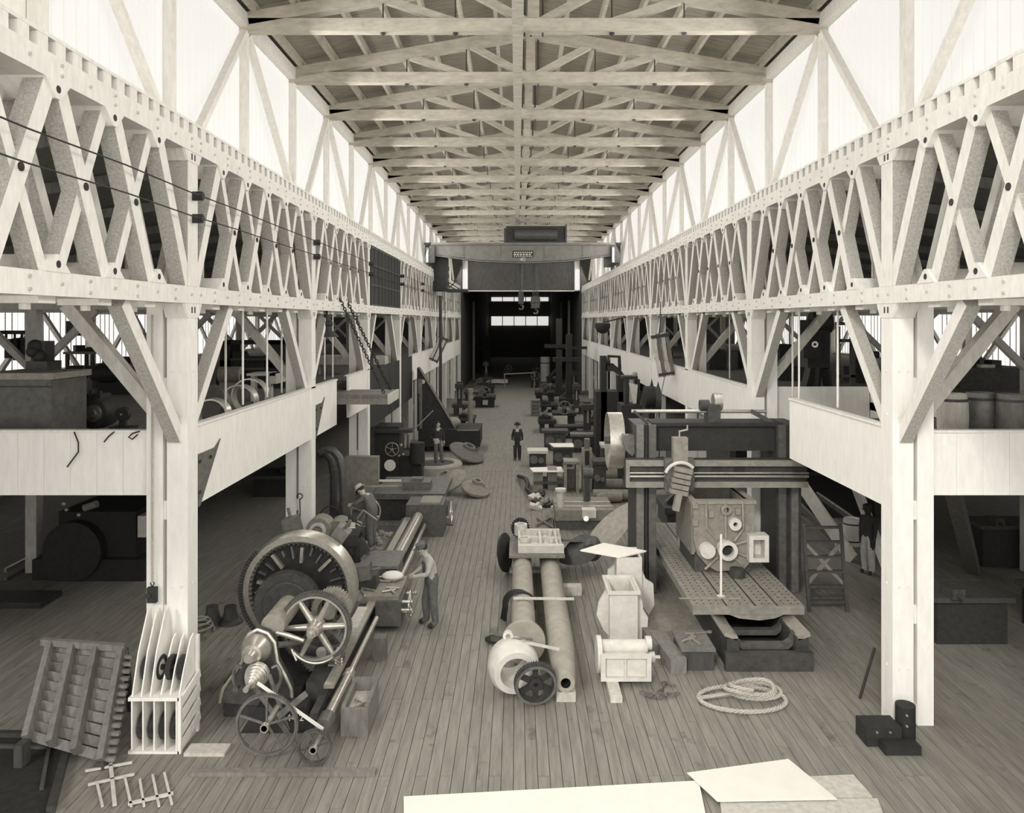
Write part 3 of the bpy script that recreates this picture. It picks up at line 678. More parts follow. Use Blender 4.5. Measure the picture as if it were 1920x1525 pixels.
# slotted press frame of the second bay
Yp = 24.5
t = mk('gallery_press', 'big black portal-frame machine on the left gallery behind the rods', 'machine',
   ('portal_frame', 'black_iron', R(412,639,548,646,Yp,.9).join(Rf(412,639,432,Yp,.9,GZ)).join(Rf(496,639,548,Yp,.9,GZ)).join(R(412,676,548,690,Yp,.9))),
   ('work_table', 'dark_iron', R(432,672,500,676,Yp-.3,1.4)),
   ('tool_heads', 'black_iron', R(436,660,452,676,Yp-.2,.6).ball(P(446,664,Yp), .16).ball(P(460,668,Yp), .12)),
   ('base', 'black_iron', Rf(405,700,550,Yp-.4,1.6,GZ)))
one('belt_guard', 'pale rounded guard drum on the side of the black gallery press', 'drum', 'casting', B().cyl(P(412,702,Yp-.7), P(452,702,Yp-.7), .24, n=18).box(P(412,702,Yp-.7).x, P(452,702,Yp-.7).x, Yp-.75, Yp-.62, GZ, P(412,702,Yp-.7).z))
# iron rings on the gallery floor
for i, (x, y, Y, r, lab) in enumerate(((400,778,14.8,.31,'nearest steel hoop leaning on the left gallery floor'),(450,768,16.6,.37,'second steel hoop in the row on the left gallery floor'),(470,764,17.6,.40,'third, largest steel hoop in the row on the left gallery floor'))):
    c = V((P(x,y,Y).x, Y, GZ+r)); one('steel_hoop', lab, 'hoop', 'steel', B().pipe(c-EY*.14, c+EY*.14, r, r-.03, 28), 'steel hoops on the gallery')
c = V((P(392,775,15.4).x, 15.4, GZ+.42)); one('wire_coil', 'thick coil of dark cable behind the nearest steel hoop', 'coil', 'dark_iron', B().pipe(c-EY*.1, c+EY*.1, .42, .28, 24))
one('low_table', 'pale machine table with a rounded end behind the hoops', 'table', 'pale_casting', R(462,701,516,705,20,.9).join(R(505,701,518,720,20,.9)).join(Rf(470,703,478,20.2,.2,GZ)).join(Rf(500,703,508,20.2,.2,GZ)))
for i, (x0, x1, y0, y1, Y) in enumerate(((594,668,668,684,30),(700,722,668,684,33))):
    one('far_bench', ['long pale bench beyond the hanging lamp', 'pale bench further along the left gallery'][i], 'bench', 'pale_timber', R(x0,y0,x1,y1,Y,1.2).join(Rf(x0+3,y1,x0+6,Y+.2,.2,GZ)).join(Rf(x1-6,y1,x1-3,Y+.2,.2,GZ)))
# ================================================================ RIGHT GALLERY
Yd = 22.0
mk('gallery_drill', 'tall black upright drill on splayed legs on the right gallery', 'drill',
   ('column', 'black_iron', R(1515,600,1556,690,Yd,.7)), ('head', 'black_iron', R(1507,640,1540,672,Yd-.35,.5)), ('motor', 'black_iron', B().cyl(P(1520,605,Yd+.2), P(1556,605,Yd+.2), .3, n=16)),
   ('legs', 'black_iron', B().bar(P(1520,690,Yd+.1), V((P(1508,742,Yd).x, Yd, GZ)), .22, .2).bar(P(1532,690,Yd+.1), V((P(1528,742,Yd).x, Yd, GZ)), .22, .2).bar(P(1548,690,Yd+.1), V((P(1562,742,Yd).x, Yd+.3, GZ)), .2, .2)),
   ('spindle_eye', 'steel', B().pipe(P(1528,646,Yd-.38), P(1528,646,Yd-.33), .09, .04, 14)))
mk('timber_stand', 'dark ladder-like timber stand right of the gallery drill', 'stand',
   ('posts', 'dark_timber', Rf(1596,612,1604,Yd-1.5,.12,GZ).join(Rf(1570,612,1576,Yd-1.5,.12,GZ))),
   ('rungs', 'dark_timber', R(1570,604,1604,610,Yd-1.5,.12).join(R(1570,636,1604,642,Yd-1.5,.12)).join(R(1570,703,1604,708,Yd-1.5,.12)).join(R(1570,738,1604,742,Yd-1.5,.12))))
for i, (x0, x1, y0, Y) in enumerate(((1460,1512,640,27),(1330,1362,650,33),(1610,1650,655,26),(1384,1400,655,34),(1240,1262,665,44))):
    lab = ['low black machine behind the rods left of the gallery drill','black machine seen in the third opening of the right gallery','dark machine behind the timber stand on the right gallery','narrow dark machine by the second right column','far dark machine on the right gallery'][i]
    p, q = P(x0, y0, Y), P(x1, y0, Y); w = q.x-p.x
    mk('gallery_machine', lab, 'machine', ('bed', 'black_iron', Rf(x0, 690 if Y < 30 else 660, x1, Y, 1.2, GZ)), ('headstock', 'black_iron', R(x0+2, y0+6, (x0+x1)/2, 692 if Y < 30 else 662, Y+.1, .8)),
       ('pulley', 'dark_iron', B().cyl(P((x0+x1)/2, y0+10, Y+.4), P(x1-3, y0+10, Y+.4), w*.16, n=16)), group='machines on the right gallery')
# machines and barrels at the right edge
for i, (x0, x1, y0, Y, lab) in enumerate(((1800,1880,672,24,'nearer dark lathe along the right gallery windows'),(1770,1830,668,29,'further dark lathe along the right gallery windows'))):
    mk('gallery_lathe', lab, 'lathe', ('bed', 'dark_iron', Rf(x0, y0+18, x1+60, Y, 1.1, GZ)), ('headstock', 'dark_iron', R(x0+2, y0, x0+30, y0+18, Y+.1, .8).join(R(x0+60, y0+4, x0+78, y0+18, Y+.2, .6))),
       ('chuck', 'iron', B().cyl(P(x0+30, y0+8, Y+.5), P(x0+38, y0+8, Y+.5), .2, n=14)), ('carriage', 'pale_casting', R(x0+40, y0+12, x0+66, y0+18, Y-.1, .6)))
for i, (x, Y, mt, lab) in enumerate(((1786,13.9,'pale_timber','pale weathered barrel on the right gallery beside the nearest column'),(1838,14.1,'iron','dark barrel next to the pale one on the right gallery'),(1896,13.8,'mid_timber','brown barrel at the right edge of the gallery'))):
    c = V((P(x,700,Y).x, Y, GZ)); r = .26
    mk('barrel', lab, 'barrel', ('staves', mt, B().lathe([(0,0),(0,r*.88),(.2,r*.98),(.4,r),(.6,r*.97),(.8,r*.88),(.8,r*.8),(.76,r*.8),(.76,0)], c, EZ, 20)), ('hoop', 'dark_iron', B().pipe(c+EZ*.1, c+EZ*.15, r*.965, r*.9, 20)), ('hoop', 'dark_iron', B().pipe(c+EZ*.66, c+EZ*.71, r*.965, r*.9, 20)), group='barrels on the right gallery')
# ================================================================ PLANER (right)
YU = 17.95
pn = thing('planing_machine', 'huge dark double-upright planer with cross rail and perforated table', 'planer', (4.6, 18, 0))
# bed with trough and ways
bd = B().box(3.85, 4.08, 14.2, 22.4, 0, .56).box(5.12, 5.35, 14.2, 22.4, 0, .56).box(4.08, 5.12, 14.2, 22.4, 0, .12)
bedo = bd.build('bed', 'dark_iron', pn)
for xx, sg in ((3.93, 1), (5.27, -1)):
    B().bar((xx, 14.2, .60), (xx, 22.4, .60), .24, .07, (sg*.35,0,1)).build('guide_way', 'bright_steel' if sg > 0 else 'steel', bedo)
for yy in (14.35, 15.0):
    u = [(4.05,.62),(4.12,.46),(4.22,.40),(4.98,.40),(5.08,.46),(5.15,.62),(5.15,.50),(5.1,.36),(5.02,.30),(4.18,.30),(4.1,.36),(4.05,.50)]
    B().prism(u, (0,yy,0), EX, EZ, EY, .16).build('trough_rib', 'iron', bedo)
B().box(3.80, 5.40, 14.1, 14.22, 0, .34).build('bed_end', 'dark_iron', bedo)
# table: slab, with drilled holes and slots
tb = B().box(3.40, 5.57, 15.0, 21.2, .70, .87).build('table', 'casting', pn)
B().prism([(3.5,.7),(4.1,.7),(4.3,.62),(4.7,.58),(5.0,.62),(5.2,.7)], (0,15.02,0), EX, EZ, EY, .3).build('table_apron', 'casting', tb)
hl = B()
for i in range(15):
    for j in range(34):
        x = 3.50+i*.142; y = 15.12+j*.17
        if i in (4, 8, 11): continue
        hl.cyl((x, y, .868), (x, y, .8725), .021, n=6)
tag(hl.build('drilled_holes', 'black_iron', tb), kind='stuff')
for x in (4.06, 4.62, 5.05): B().box(x-.015, x+.015, 15.0, 21.2, .869, .873).build('table_slot', 'black_iron', tb)
# uprights
for xa, xb, nm in ((2.78, 3.28, 0), (6.12, 6.7, 1)):
    b = B().box(xa, xb, YU+.3, YU+1.5, 0, 3.95)
    up = b.build('upright', 'dark_iron', pn)
    for q in (0, 1):
        x0 = xa+.02+q*.29; B().box(x0, x0+.17, YU+.2, YU+.32, .02, 3.95).build('upright_face', 'iron', up)
    B().lathe([(0,.02),(4.0,.02)], ((xa+xb)/2, YU+.22, .05), EZ, 6).build('lead_screw', 'dark_iron', up)
B().prism([(0,0),(0,-.42)]+[(-.3+.3*math.cos(a), -.42+ .42-.42*math.sin(a)-.0) for a in ()]+[(-.05,-.5),(-.2,-.36),(-.27,-.15),(-.27,0)], (2.78, YU+.4, 3.68), EX, EZ, EY, .3).build('side_bracket', 'iron', pn)
# cross rail
cr_ = B().box(2.5, 6.68, YU-.1, YU+.2, 2.57, 3.19)
rail = cr_.build('cross_rail', 'dark_iron', pn)
for z0, z1 in ((3.06, 3.19), (2.57, 2.70)): B().box(2.5, 6.68, YU-.2, YU-.1, z0, z1).build('rail_way', 'casting', rail)
B().box(2.5, 2.58, YU-.2, YU-.1, 2.70, 3.06).build('rail_end', 'casting', rail)
for z, r in ((2.90, .022), (2.82, .03)): B().cyl((2.56, YU-.16, z), (6.7, YU-.16, z), r, n=8).build('feed_screw', 'steel', rail)
for x in (4.05, 4.62, 5.12): B().lathe([(0,0),(0,.13),(.02,.13),(.02,0)], (x, YU-.115, 2.97), EY, 18).build('cored_hole', 'black_iron', rail)
# saddle and tool head
sd = B().box(3.36, 4.02, YU-.34, YU-.2, 2.52, 3.27).build('saddle', 'iron', pn)
B().lathe([(0,0),(0,.33),(.09,.33),(.09,0)], (3.69, YU-.44, 2.86), EY, 28).build('swivel_plate', 'iron', sd)
hb = B(); m_ = Matrix.Translation((3.69, YU-.5, 2.86)) @ Matrix.Rotation(math.radians(12), 4, 'Y')
for k in range(5): hb.join(B().box(-.2+.01*(k % 2), .2-.02*(k % 2), -.16-.03*(k % 2), .04, -.36+k*.125, -.36+k*.125+.10), m_)
hb.join(B().box(-.07, .07, -.2, -.06, -.72, -.3), m_)
hb.build('tool_box', 'casting', sd)
B().tube([V((3.69+.36*math.cos(a), YU-.5, 2.86+.34*math.sin(a))) for a in [math.radians(q) for q in range(40, 165, 12)]], .04, 8).build('clamp_slot', 'pale_casting', sd)
B().box(3.54, 3.87, YU-.42, YU-.2, 3.19, 3.75).build('ram_slide', 'casting', sd)
B().cyl((3.70, YU-.3, 3.75), (3.70, YU-.3, 3.90), .02, n=6).bar((3.70, YU-.3, 3.88), (3.88, YU-.3, 3.92), .03, .03).cyl((3.88, YU-.3, 3.9), (3.88, YU-.3, 4.02), .02, n=6).build('crank_handle', 'steel', sd)
# top beam, shaft, pulleys
B().box(3.28, 6.3, YU+.5, YU+1.1, 3.30, 3.93).box(3.2, 6.3, YU+.4, YU+1.2, 3.90, 3.98).build('top_beam', 'black_iron', pn)
sh = B().cyl((2.75, YU+.7, 4.22), (6.0, YU+.7, 4.22), .045, n=10).build('drive_shaft', 'steel', pn)
B().box(4.55, 4.85, YU+.5, YU+.9, 3.95, 4.4).cyl((4.4, YU+.7, 4.36), (4.62, YU+.7, 4.36), .14, n=14).build('bearing_block', 'dark_iron', sh)
B().cyl((4.72, YU+.7, 4.45), (4.92, YU+.7, 4.45), .2, n=20).build('small_pulley', 'steel', sh)
B().bar((2.8, YU+.6, 4.24), (3.1, YU+.45, 3.95), .05, .05).bar((5.6, YU+.6, 4.24), (6.1, YU+.5, 3.96), .06, .1).build('shaft_bracket', 'dark_iron', sh)
B().lathe([(0,.66),(0,.7),(.36,.7),(.36,.66),(0,.66)], (2.26, YU+1.5, 3.4), EX, 40).build('belt_wheel_rim', 'steel', pn)
bw = B()
for k in range(6): bw.bar(V((2.44, YU+1.5, 3.4)), V((2.44, YU+1.5+.68*math.cos(k*PI/3), 3.4+.68*math.sin(k*PI/3))), .06, .1, EX)
bw.cyl((2.2, YU+1.5, 3.4), (3.0, YU+1.5, 3.4), .09, n=12)
bw.build('belt_wheel_spokes', 'iron', pn)
# ---- workpiece on the table
cw = thing('engine_casting', 'rough open-topped engine casting with round bosses bolted on the planer table', 'casting', (4.5, 17.8, .875))
Yw = 16.95
fp = poly([(1300,938),(1414,938),(1414,1010),(1406,1055),(1396,1068),(1345,1072),(1325,1060),(1308,1040),(1300,1010)], Yw, .12).build('front_plate', 'casting', cw)
a = P(1300,940,Yw); b = P(1414,940,Yw)
B().box(a.x-.02, a.x+.07, Yw+.1, 18.7, 1.25, 2.43).build('side_wall', 'casting', cw)
B().box(b.x-.08, b.x, Yw+.1, 18.7, 1.05, 2.43).build('side_wall', 'casting', cw)
B().box(a.x, b.x, 18.6, 18.7, 1.05, 2.43).build('back_wall', 'casting', cw)
B().box(a.x+.05, b.x-.05, Yw+.1, 18.6, .875, 1.3).build('sump', 'dark_iron', cw)
B().box(a.x-.04, b.x+.04, Yw-.04, Yw+.1, 2.39, 2.46).box(a.x-.04, a.x+.08, Yw+.1, 18.74, 2.39, 2.46).box(b.x-.08, b.x+.04, Yw+.1, 18.74, 2.39, 2.46).build('top_flange', 'casting', cw)
def boss(x, y, r, ri, mt, pr=.1):
    c = P(x, y, Yw); B().pipe(c-EY*pr, c+EY*.01, r, ri, 22).build('boss', mt, fp)
    B().cyl(c-EY*(pr*.3), c+EY*.005, ri, n=14).build('bore', 'black_iron', fp)
boss(1360, 955, .115, .06, 'casting'); boss(1376, 981, .135, .05, 'pale_casting', .14); boss(1361, 1029, .21, .13, 'pale_casting', .2)
c = P(1324, 1030, Yw); B().cyl(c-EY*.17, c, .165, n=22).build('boss', 'pale_casting', fp)
rb = B()
for q in ([(1324,940),(1325,990),(1345,1012)],[(1360,940),(1361,1010)],[(1393,940),(1394,992),(1377,1015)],[(1378,1022),(1404,1014)],[(1378,1036),(1404,1046)],[(1346,1045),(1322,1068)],[(1374,1044),(1392,1060)],[(1343,1029),(1335,1029)]):
    rb.tube([P(x, y, Yw-.03) for x, y in q], .032, 6)
rb.build('ribs', 'casting', fp)
bf = B(); p, q = P(1405,1005,Yw-.2), P(1442,1055,Yw-.2)
bf.box(p.x, p.x+.09, p.y, p.y+.32, q.z, p.z).box(q.x-.09, q.x, p.y, p.y+.32, q.z, p.z).box(p.x+.09, q.x-.09, p.y, p.y+.32, p.z-.09, p.z).box(p.x+.09, q.x-.09, p.y, p.y+.32, q.z, q.z+.09).box(p.x+.09, q.x-.09, p.y+.3, p.y+.32, q.z+.09, p.z-.09)
bf.build('square_flange', 'pale_casting', cw)
pd = B()
for x, y in ((1305,948),(1305,981),(1335,965),(1385,960)):
    pd.join(R(x-6, y-6, x+4, y+6, Yw-.06, .08))
pd.build('pads', 'casting', fp)
p = P(1352,1122,15.5); mk('marking_rod', 'thin white upright rod with a base plate standing on the planer table', 'rod', ('rod', 'paper', B().cyl((p.x, 15.5, .88), (p.x, 15.5, 2.12), .022, n=7)), ('base', 'pale_casting', B().lathe([(0,0),(0,.08),(.02,.08),(.02,0)], (p.x, 15.5, .874), EZ, 14)))
one('straight_edge', 'long thin steel strip lying across the near end of the planer table', 'strip', 'steel', B().box(3.22, 4.45, 15.36, 15.39, .875, .895))
one('packing_block', 'round dark packing block under the engine casting', 'block', 'dark_iron', B().cyl((4.75, 16.7, .875), (4.75, 16.7, 1.05), .16, n=14))
# ================================================================ FLOOR RIGHT OF THE AISLE WAY
# --- long shafts / pipes on blocks
def pipe_(name, label, prof, a, mt='pipe_casting', extra=()):
    t = thing(name, label, 'pipe', (a[0], a[1], .06))
    B().lathe(prof, a, EY, 30).build('barrel', mt, t)
    for e in extra: e[2].build(e[0], e[1], t)
    return t
pipe_('cast_pipe', 'long pale cast cylinder with an open bore at its near end', [(0,.085),(0,.155),(.05,.165),(.8,.215),(1.4,.245),(7.3,.245),(7.3,0)], (.81, 12.95, .33),
      extra=(('bore', 'black_iron', B().lathe([(.0,.086),(.5,.086),(.5,0)], (.81, 12.95, .33), EY, 20)),))
pipe_('flanged_pipe', 'long pale cast cylinder with a wide round flange beside the open-bored one', [(0,0),(0,.40),(.07,.41),(.08,.3),(.2,.26),(.5,.235),(5.9,.235),(5.9,0)], (.12, 14.35, .42))
for i, (x0, x1, y, h, lab) in enumerate(((.66,.98,12.98,.165,'wooden block under the near end of the open-bored cylinder'),(-.2,1.1,19.6,.085,'wooden bearer under the far ends of the two long cylinders'),(1.05,1.5,18.0,.2,'short wooden block right of the long cylinders'))):
    one('support_block', lab, 'block', 'pale_timber', B().box(x0, x1, y, y+.28, .0, h))
one('support_block', 'wooden block under the flanged cylinder', 'block', 'mid_timber', B().box(-.12,.36,15.6,15.85,0,.18))
one('wood_stick', 'thin pale stick laid across both long cylinders', 'stick', 'pale_timber', B().cbox(((.02+1.06)/2, 15.9, .69), 1.25, .06, .035, -.03))
one('wood_stick', 'short pale lath resting on the white ring housing', 'stick', 'pale_timber', B().bar((.1,13.35,.86), (.72,13.2,.79), .06, .03))
# hoses round the flanged cylinder
t = thing('hose_loop', 'dark hose looped over the flanged cylinder', 'hose', (.12, 16.4, 0))
for k in range(3):
    c = V((.10-.04*k, 16.3+.06*k, .40)); B().tube([c+V((-.36,.1,-.36))]+[c+V((.30*math.cos(a)-.02, .02*math.sin(3*a), .29*math.sin(a))) for a in [PI*1.05-i*PI*1.15/12 for i in range(13)]], .025, 7).build('hose', 'black_iron', t)
one('scrap_plate', 'dark curved scrap plate left of the flanged cylinder', 'scrap', 'dark_iron', B().lathe([(0,.14),(0,.26),(.18,.26),(.18,.24)], (-.48, 15.25, .26), V((.9,.3,0)), 12) if False else B().tube([V((-.62,15.4,.06)), V((-.5,15.32,.1)), V((-.36,15.3,.07)), V((-.2,15.4,.06))], [.05,.09,.09,.05], 8))
# white ring housing and dark gear
mk('ring_housing', 'white bulbous ring-shaped gear housing at the near end of the cylinders', 'housing',
   ('shell', 'pale_casting', B().lathe([(0,.27),(0,.37),(.1,.43),(.3,.44),(.5,.40),(.62,.30),(.62,.26),(.1,.26),(0,.27)], (-.02, 13.05, .445), V((-.18,1,.12)), 34)),
   ('lug', 'pale_casting', B().pipe((-.16,13.4,.93), (-.16,13.48,.93), .09, .045, 14).box(-.2,-.12,13.38,13.5,.8,.87)),
   ('rim_strap', 'iron', B().tube([V((-.1,13.35,.9)), V((.1,13.33,.93)), V((.26,13.4,.88))], .02, 6)))
gw = thing('spur_gear', 'dark spoked gear wheel leaning against the white ring housing', 'gear', (.3, 12.85, .02))
B().gear((.30,12.82,.40), V((.12,-1,-.16)), .335, .13, 52, .13, .07, 0).build('toothed_rim', 'dark_iron', gw)
B().lathe([(0,.33),(0,.34),(.02,.345),(.02,.3)], V((.30,12.82,.40))+V((.12,-1,-.16)).normalized()*.07, V((.12,-1,-.16)), 40).build('rim_face', 'iron', gw)
b = B(); c = V((.30,12.82,.40)); d = V((.12,-1,-.16)).normalized(); u = d.cross(EZ).normalized(); w_ = u.cross(d)
b.pipe(c-d*.06, c+d*.07, .12, .04, 16)
for k in range(6): q = k*PI/3+.5; b.bar(c+(u*math.cos(q)+w_*math.sin(q))*.1, c+(u*math.cos(q)+w_*math.sin(q))*.3, .09, .05, d)
b.build('spokes', 'black_iron', gw)
# white bracket casting on the far end
zb = .70
bk = mk('bracket_casting', 'white ribbed bracket casting with two ring ends lying on a board over the cylinders', 'casting',
   ('base_plate', 'pale_casting', B().box(.02,1.12,19.05,20.35,zb+.02,zb+.10)),
   ('near_flange', 'pale_casting', B().box(.02,1.14,18.9,19.1,zb+.02,zb+.2)),
   ('ribs', 'pale_casting', B().box(.02,.08,19.1,20.3,zb+.1,zb+.24).box(.55,.61,19.1,20.3,zb+.1,zb+.22).box(.95,1.0,19.1,20.3,zb+.1,zb+.22).box(.08,1.1,20.25,20.33,zb+.1,zb+.24).box(.3,1.05,19.65,19.72,zb+.1,zb+.2)),
   ('ring_end', 'pale_casting', B().pipe((.17,19.3,zb+.08), (.17,19.3,zb+.30), .16, .10, 22)),
   ('ring_end', 'pale_casting', B().pipe((.09,20.35,zb+.08), (.09,20.35,zb+.36), .17, .10, 22)),
   ('boss', 'pale_casting', B().cyl((.85,19.35,zb+.1), (.85,19.35,zb+.26), .06, n=12)), ('boss', 'pale_casting', B().cyl((.85,20.05,zb+.1), (.85,20.05,zb+.28), .06, n=12)))
one('bearer_board', 'grey plank under the white bracket casting', 'plank', 'mid_timber', B().box(-.2,1.15,18.7,20.4,zb-.04,zb+.015))
c = V((-.34,19.7,.5)); one('dark_disc', 'dark flat disc leaning behind the white bracket casting', 'disc', 'dark_iron', B().lathe([(0,0),(0,.48),(.05,.49),(.05,0)], c, V((1,-.35,.15)), 30))
# propeller
c = P(1108, 1000, 19.85); c.z = .62
def blade(c, ang, L, w, tw):
    b = B(); n = 9; rows = []
    dr = V((math.cos(ang), math.sin(ang)*.35, math.sin(ang))).normalized()
    for i in range(n+1):
        t_ = i/n; half = w*(math.sin(PI*min(1, t_*.78+.2))**.7)*(.35 if i == n else 1)*.5
        q = tw*(1-t_*.6); s1 = V((0,1,0))*math.cos(q)+dr.cross(V((0,1,0))).normalized()*math.sin(q)
        p = c+dr*(L*t_)
        rows.append([p-s1*half, p+s1*half])
    th = .05; vs = []; fs = []
    for r0 in rows:
        nrm = V((0,-.3,1)).normalized(); vs += [r0[0]-nrm*.01, r0[1]-nrm*.01, (r0[0]+r0[1])/2+nrm*th]
    for i in range(n):
        A = 3*i; C = A+3
        fs += [(A, C, C+2, A+2), (A+2, C+2, C+1, A+1), (A+1, C+1, C, A)]
    return b.add(vs, fs+[(0,2,1),(3*n,3*n+1,3*n+2)], True)
mk('ship_propeller', 'dark bladed screw propeller lying between the cylinders and the planer', 'propeller',
   ('hub', 'dark_iron', B().lathe([(0,0),(0,.24),(.2,.26),(.5,.2),(.62,.08),(.62,0)], c-V((0,.25,.1)), V((.15,1,.25)), 22)),
   ('blade', 'casting', blade(c+V((.1,.1,.0)), .72, 1.75, 1.0, .55)), ('blade', 'dark_iron', blade(c+V((.05,-.1,.1)), PI+.42, 1.0, 1.0, -.6)), ('blade', 'dark_iron', blade(c+V((-.1,.2,.05)), PI-.05, .75, .5, .3)))
# hopper castings
hp = thing('hopper_casting', 'tall pale box casting with an open square mouth standing by the planer', 'casting', (2.2, 15.8, 0))
def hop(x0, x1, y0, y1, z0, z1, tap=.0):
    b = B(); t_ = .05
    for q, (a, c) in enumerate((((x0,y0),(x1,y0+t_)),((x0,y1-t_),(x1,y1)),((x0,y0+t_),(x0+t_,y1-t_)),((x1-t_,y0+t_),(x1,y1-t_)))): b.box(a[0], c[0], a[1], c[1], z0, z1)
    return b
hop(1.83, 2.38, 15.3, 16.2, .0, 1.02).build('box_body', 'pale_casting', hp)
hop(1.78, 2.43, 15.24, 16.26, 1.0, 1.06).build('mouth_rim', 'pale_casting', hp)
B().prism([(0,.1),(.0,.95),(-.06,1.0),(-.2,.75),(-.24,.5),(-.1,.2)], (1.83,15.5,0), EX, EZ, EY, .07).build('side_wing', 'pale_casting', hp)
B().prism([(0,0),(.22,0),(.24,.45),(.14,.62),(.12,.8),(.0,.85)], (2.38,15.5,0), EX, EZ, EY, .07).build('side_wing', 'pale_casting', hp)
hq = thing('hopper_casting', 'second pale box casting behind, capped by the white diamond plate', 'casting', (2.5, 17.0, 0))
hop(2.12, 2.66, 16.5, 17.3, 0, 1.34).build('box_body', 'pale_casting', hq)
B().prism([(0,0),(.0,1.1),(.1,.85),(.26,.75),(.28,.3),(.12,0)], (2.66,16.6,0), EX, EZ, EY, .08).build('side_wing', 'pale_casting', hq)
B().prism([(0,0),(0,1.05),(-.14,.95),(-.16,.3)], (2.12,16.9,0), EX, EZ, EY, .08).build('side_wing', 'pale_casting', hq)
q = [P(1088,1033,16.9), P(1160,1046,16.3), P(1212,1033,16.9), P(1137,1019,17.6)]
pl = B(); zz = 1.35
pts = [(p.x, p.y) for p in ((V((1.38,16.95,0))), V((2.18,16.45,0)), V((2.82,16.9,0)), V((1.95,17.5,0)))]
one('diamond_plate', 'white diamond-shaped sheet laid over the rear box casting', 'sheet', 'paper', B().prism(pts, (0,0,zz), EX, EY, EZ, .03))
# small cylinder block in a frame
mk('cylinder_block', 'pale flanged block casting with a rounded top lying near the chain', 'casting',
   ('body', 'pale_casting', B().box(1.52,2.28,13.58,14.18,.12,.5)),
   ('front_frame', 'pale_casting', B().box(1.46,1.54,13.5,13.58,.10,.56).box(2.26,2.34,13.5,13.58,.10,.56).box(1.54,2.26,13.5,13.58,.10,.16).box(1.54,2.26,13.5,13.58,.5,.56).box(1.88,1.91,13.54,13.58,.16,.5)),
   ('barrel', 'pale_casting', B().cyl((1.5,13.88,.55), (2.32,13.88,.55), .13, n=18)),
   ('end_flange', 'pale_casting', B().cyl((1.42,13.88,.42), (1.5,13.88,.42), .32, n=24)),
   ('end_flange', 'pale_casting', B().cyl((2.3,13.88,.62), (2.4,13.88,.62), .12, n=16).cyl((2.34,13.88,.36), (2.46,13.88,.36), .1, n=14)), 
   ('shaft_stub', 'steel', B().cyl((2.46,13.88,.36), (2.56,13.88,.36), .04, n=10)))
one('support_block', 'pale wooden plank end under the flanged block casting', 'block', 'pale_timber', B().box(1.56,1.76,12.95,14.1,0,.10))
# timbers and tool chest
one('timber_baulk', 'long dark square timber on the floor before the planer table', 'timber', 'mid_timber', B().bar((2.55,16.6,.13), (2.72,14.7,.13), .3, .26))
one('timber_baulk', 'shorter heavy timber end beside the flanged block casting', 'timber', 'mid_timber', B().bar((2.75,15.3,.14), (2.92,14.0,.14), .3, .28))
mk('tool_chest', 'dark low chest with a handful of tools on its lid', 'chest', ('chest', 'dark_timber', B().box(3.02,3.6,14.15,14.95,0,.36)), ('lid', 'mid_timber', B().box(2.99,3.62,14.1,15.0,.36,.41)))
for i, (x, y, a, l) in enumerate(((3.2,14.5,.7,.35),(3.32,14.42,1.9,.3),(3.28,14.6,1.2,.3),(3.45,14.8,.2,.5))):
    d = V((math.cos(a), math.sin(a), 0)); c = V((x,y,.43))
    one('spanner', ['spanner pointing right on the tool chest','spanner pointing left on the tool chest','middle spanner on the tool chest','long bar at the back of the tool chest'][i], 'tool', 'steel', B().bar(c-d*l/2, c+d*l/2, .035, .025).cyl(c+d*l/2-EZ*.015, c+d*l/2+EZ*.015, .045, n=8), 'tools on the chest')
one('shavings_heap', 'low heap of metal shavings on the floor left of the planer table', 'shavings', 'casting', B().lathe([(0,1.0),(.02,.9),(.04,.6),(.05,.2),(.055,0)], (2.9,16.9,-.002), EZ, 20))
# chain heap
t = B(); rr = random.Random(3)
px_ = V((1.9,13.2,.03)); pts = []
for k in range(5):
    a = V((2.35+rr.uniform(-.3,.3), 13.15+rr.uniform(-.12,.12), .03+.01*k)); b = V((2.4+rr.uniform(-.3,.35), 13.15+rr.uniform(-.1,.15), .03+.012*k)); t.join(chain(a, b, .09, .012))
t.join(chain((2.4,13.2,.05), (2.62,13.62,.04), .09, .012)); t.join(chain((2.55,13.65,.03), (2.75,13.5,.03), .09, .012))
one('chain_heap', 'small heap of loose chain on the floor beside the rope', 'chain', 'iron', t)
# rope coil: three strands twisted about a looped path
path = []
for i in range(640):
    u = i/640; 
    if u < .38:
        q = u/.38*2*PI; path.append(V((3.78+.66*math.cos(PI+q)*1.1, 13.02+.44*math.sin(PI+q), .04)))
    else:
        q = (u-.38)/.62*2*PI*3.2; rr_ = .40-.06*math.sin(q*.9); path.append(V((4.05+rr_*math.cos(q+PI)*1.0+.06*math.sin(q*.37), 13.18+rr_*.62*math.sin(q+PI), .05+.055*((u-.38)/.62*3.2)*(.8+.2*math.sin(q*2)))))
rp = thing('rope_coil', 'thick twisted rope lying in loose coils on the floor', 'rope', (3.9, 13.1, 0))
for k in range(3):
    pts = []
    for i, p in enumerate(path):
        t_ = (path[min(i+1,len(path)-1)]-path[max(i-1,0)]).normalized(); s1 = t_.cross(EZ).normalized(); s2 = s1.cross(t_); q = i*.5+k*2*PI/3
        pts.append(p+(s1*math.cos(q)+s2*math.sin(q))*.019)
    B().tube(pts, .0205, 5).build('strand', 'rope', rp)
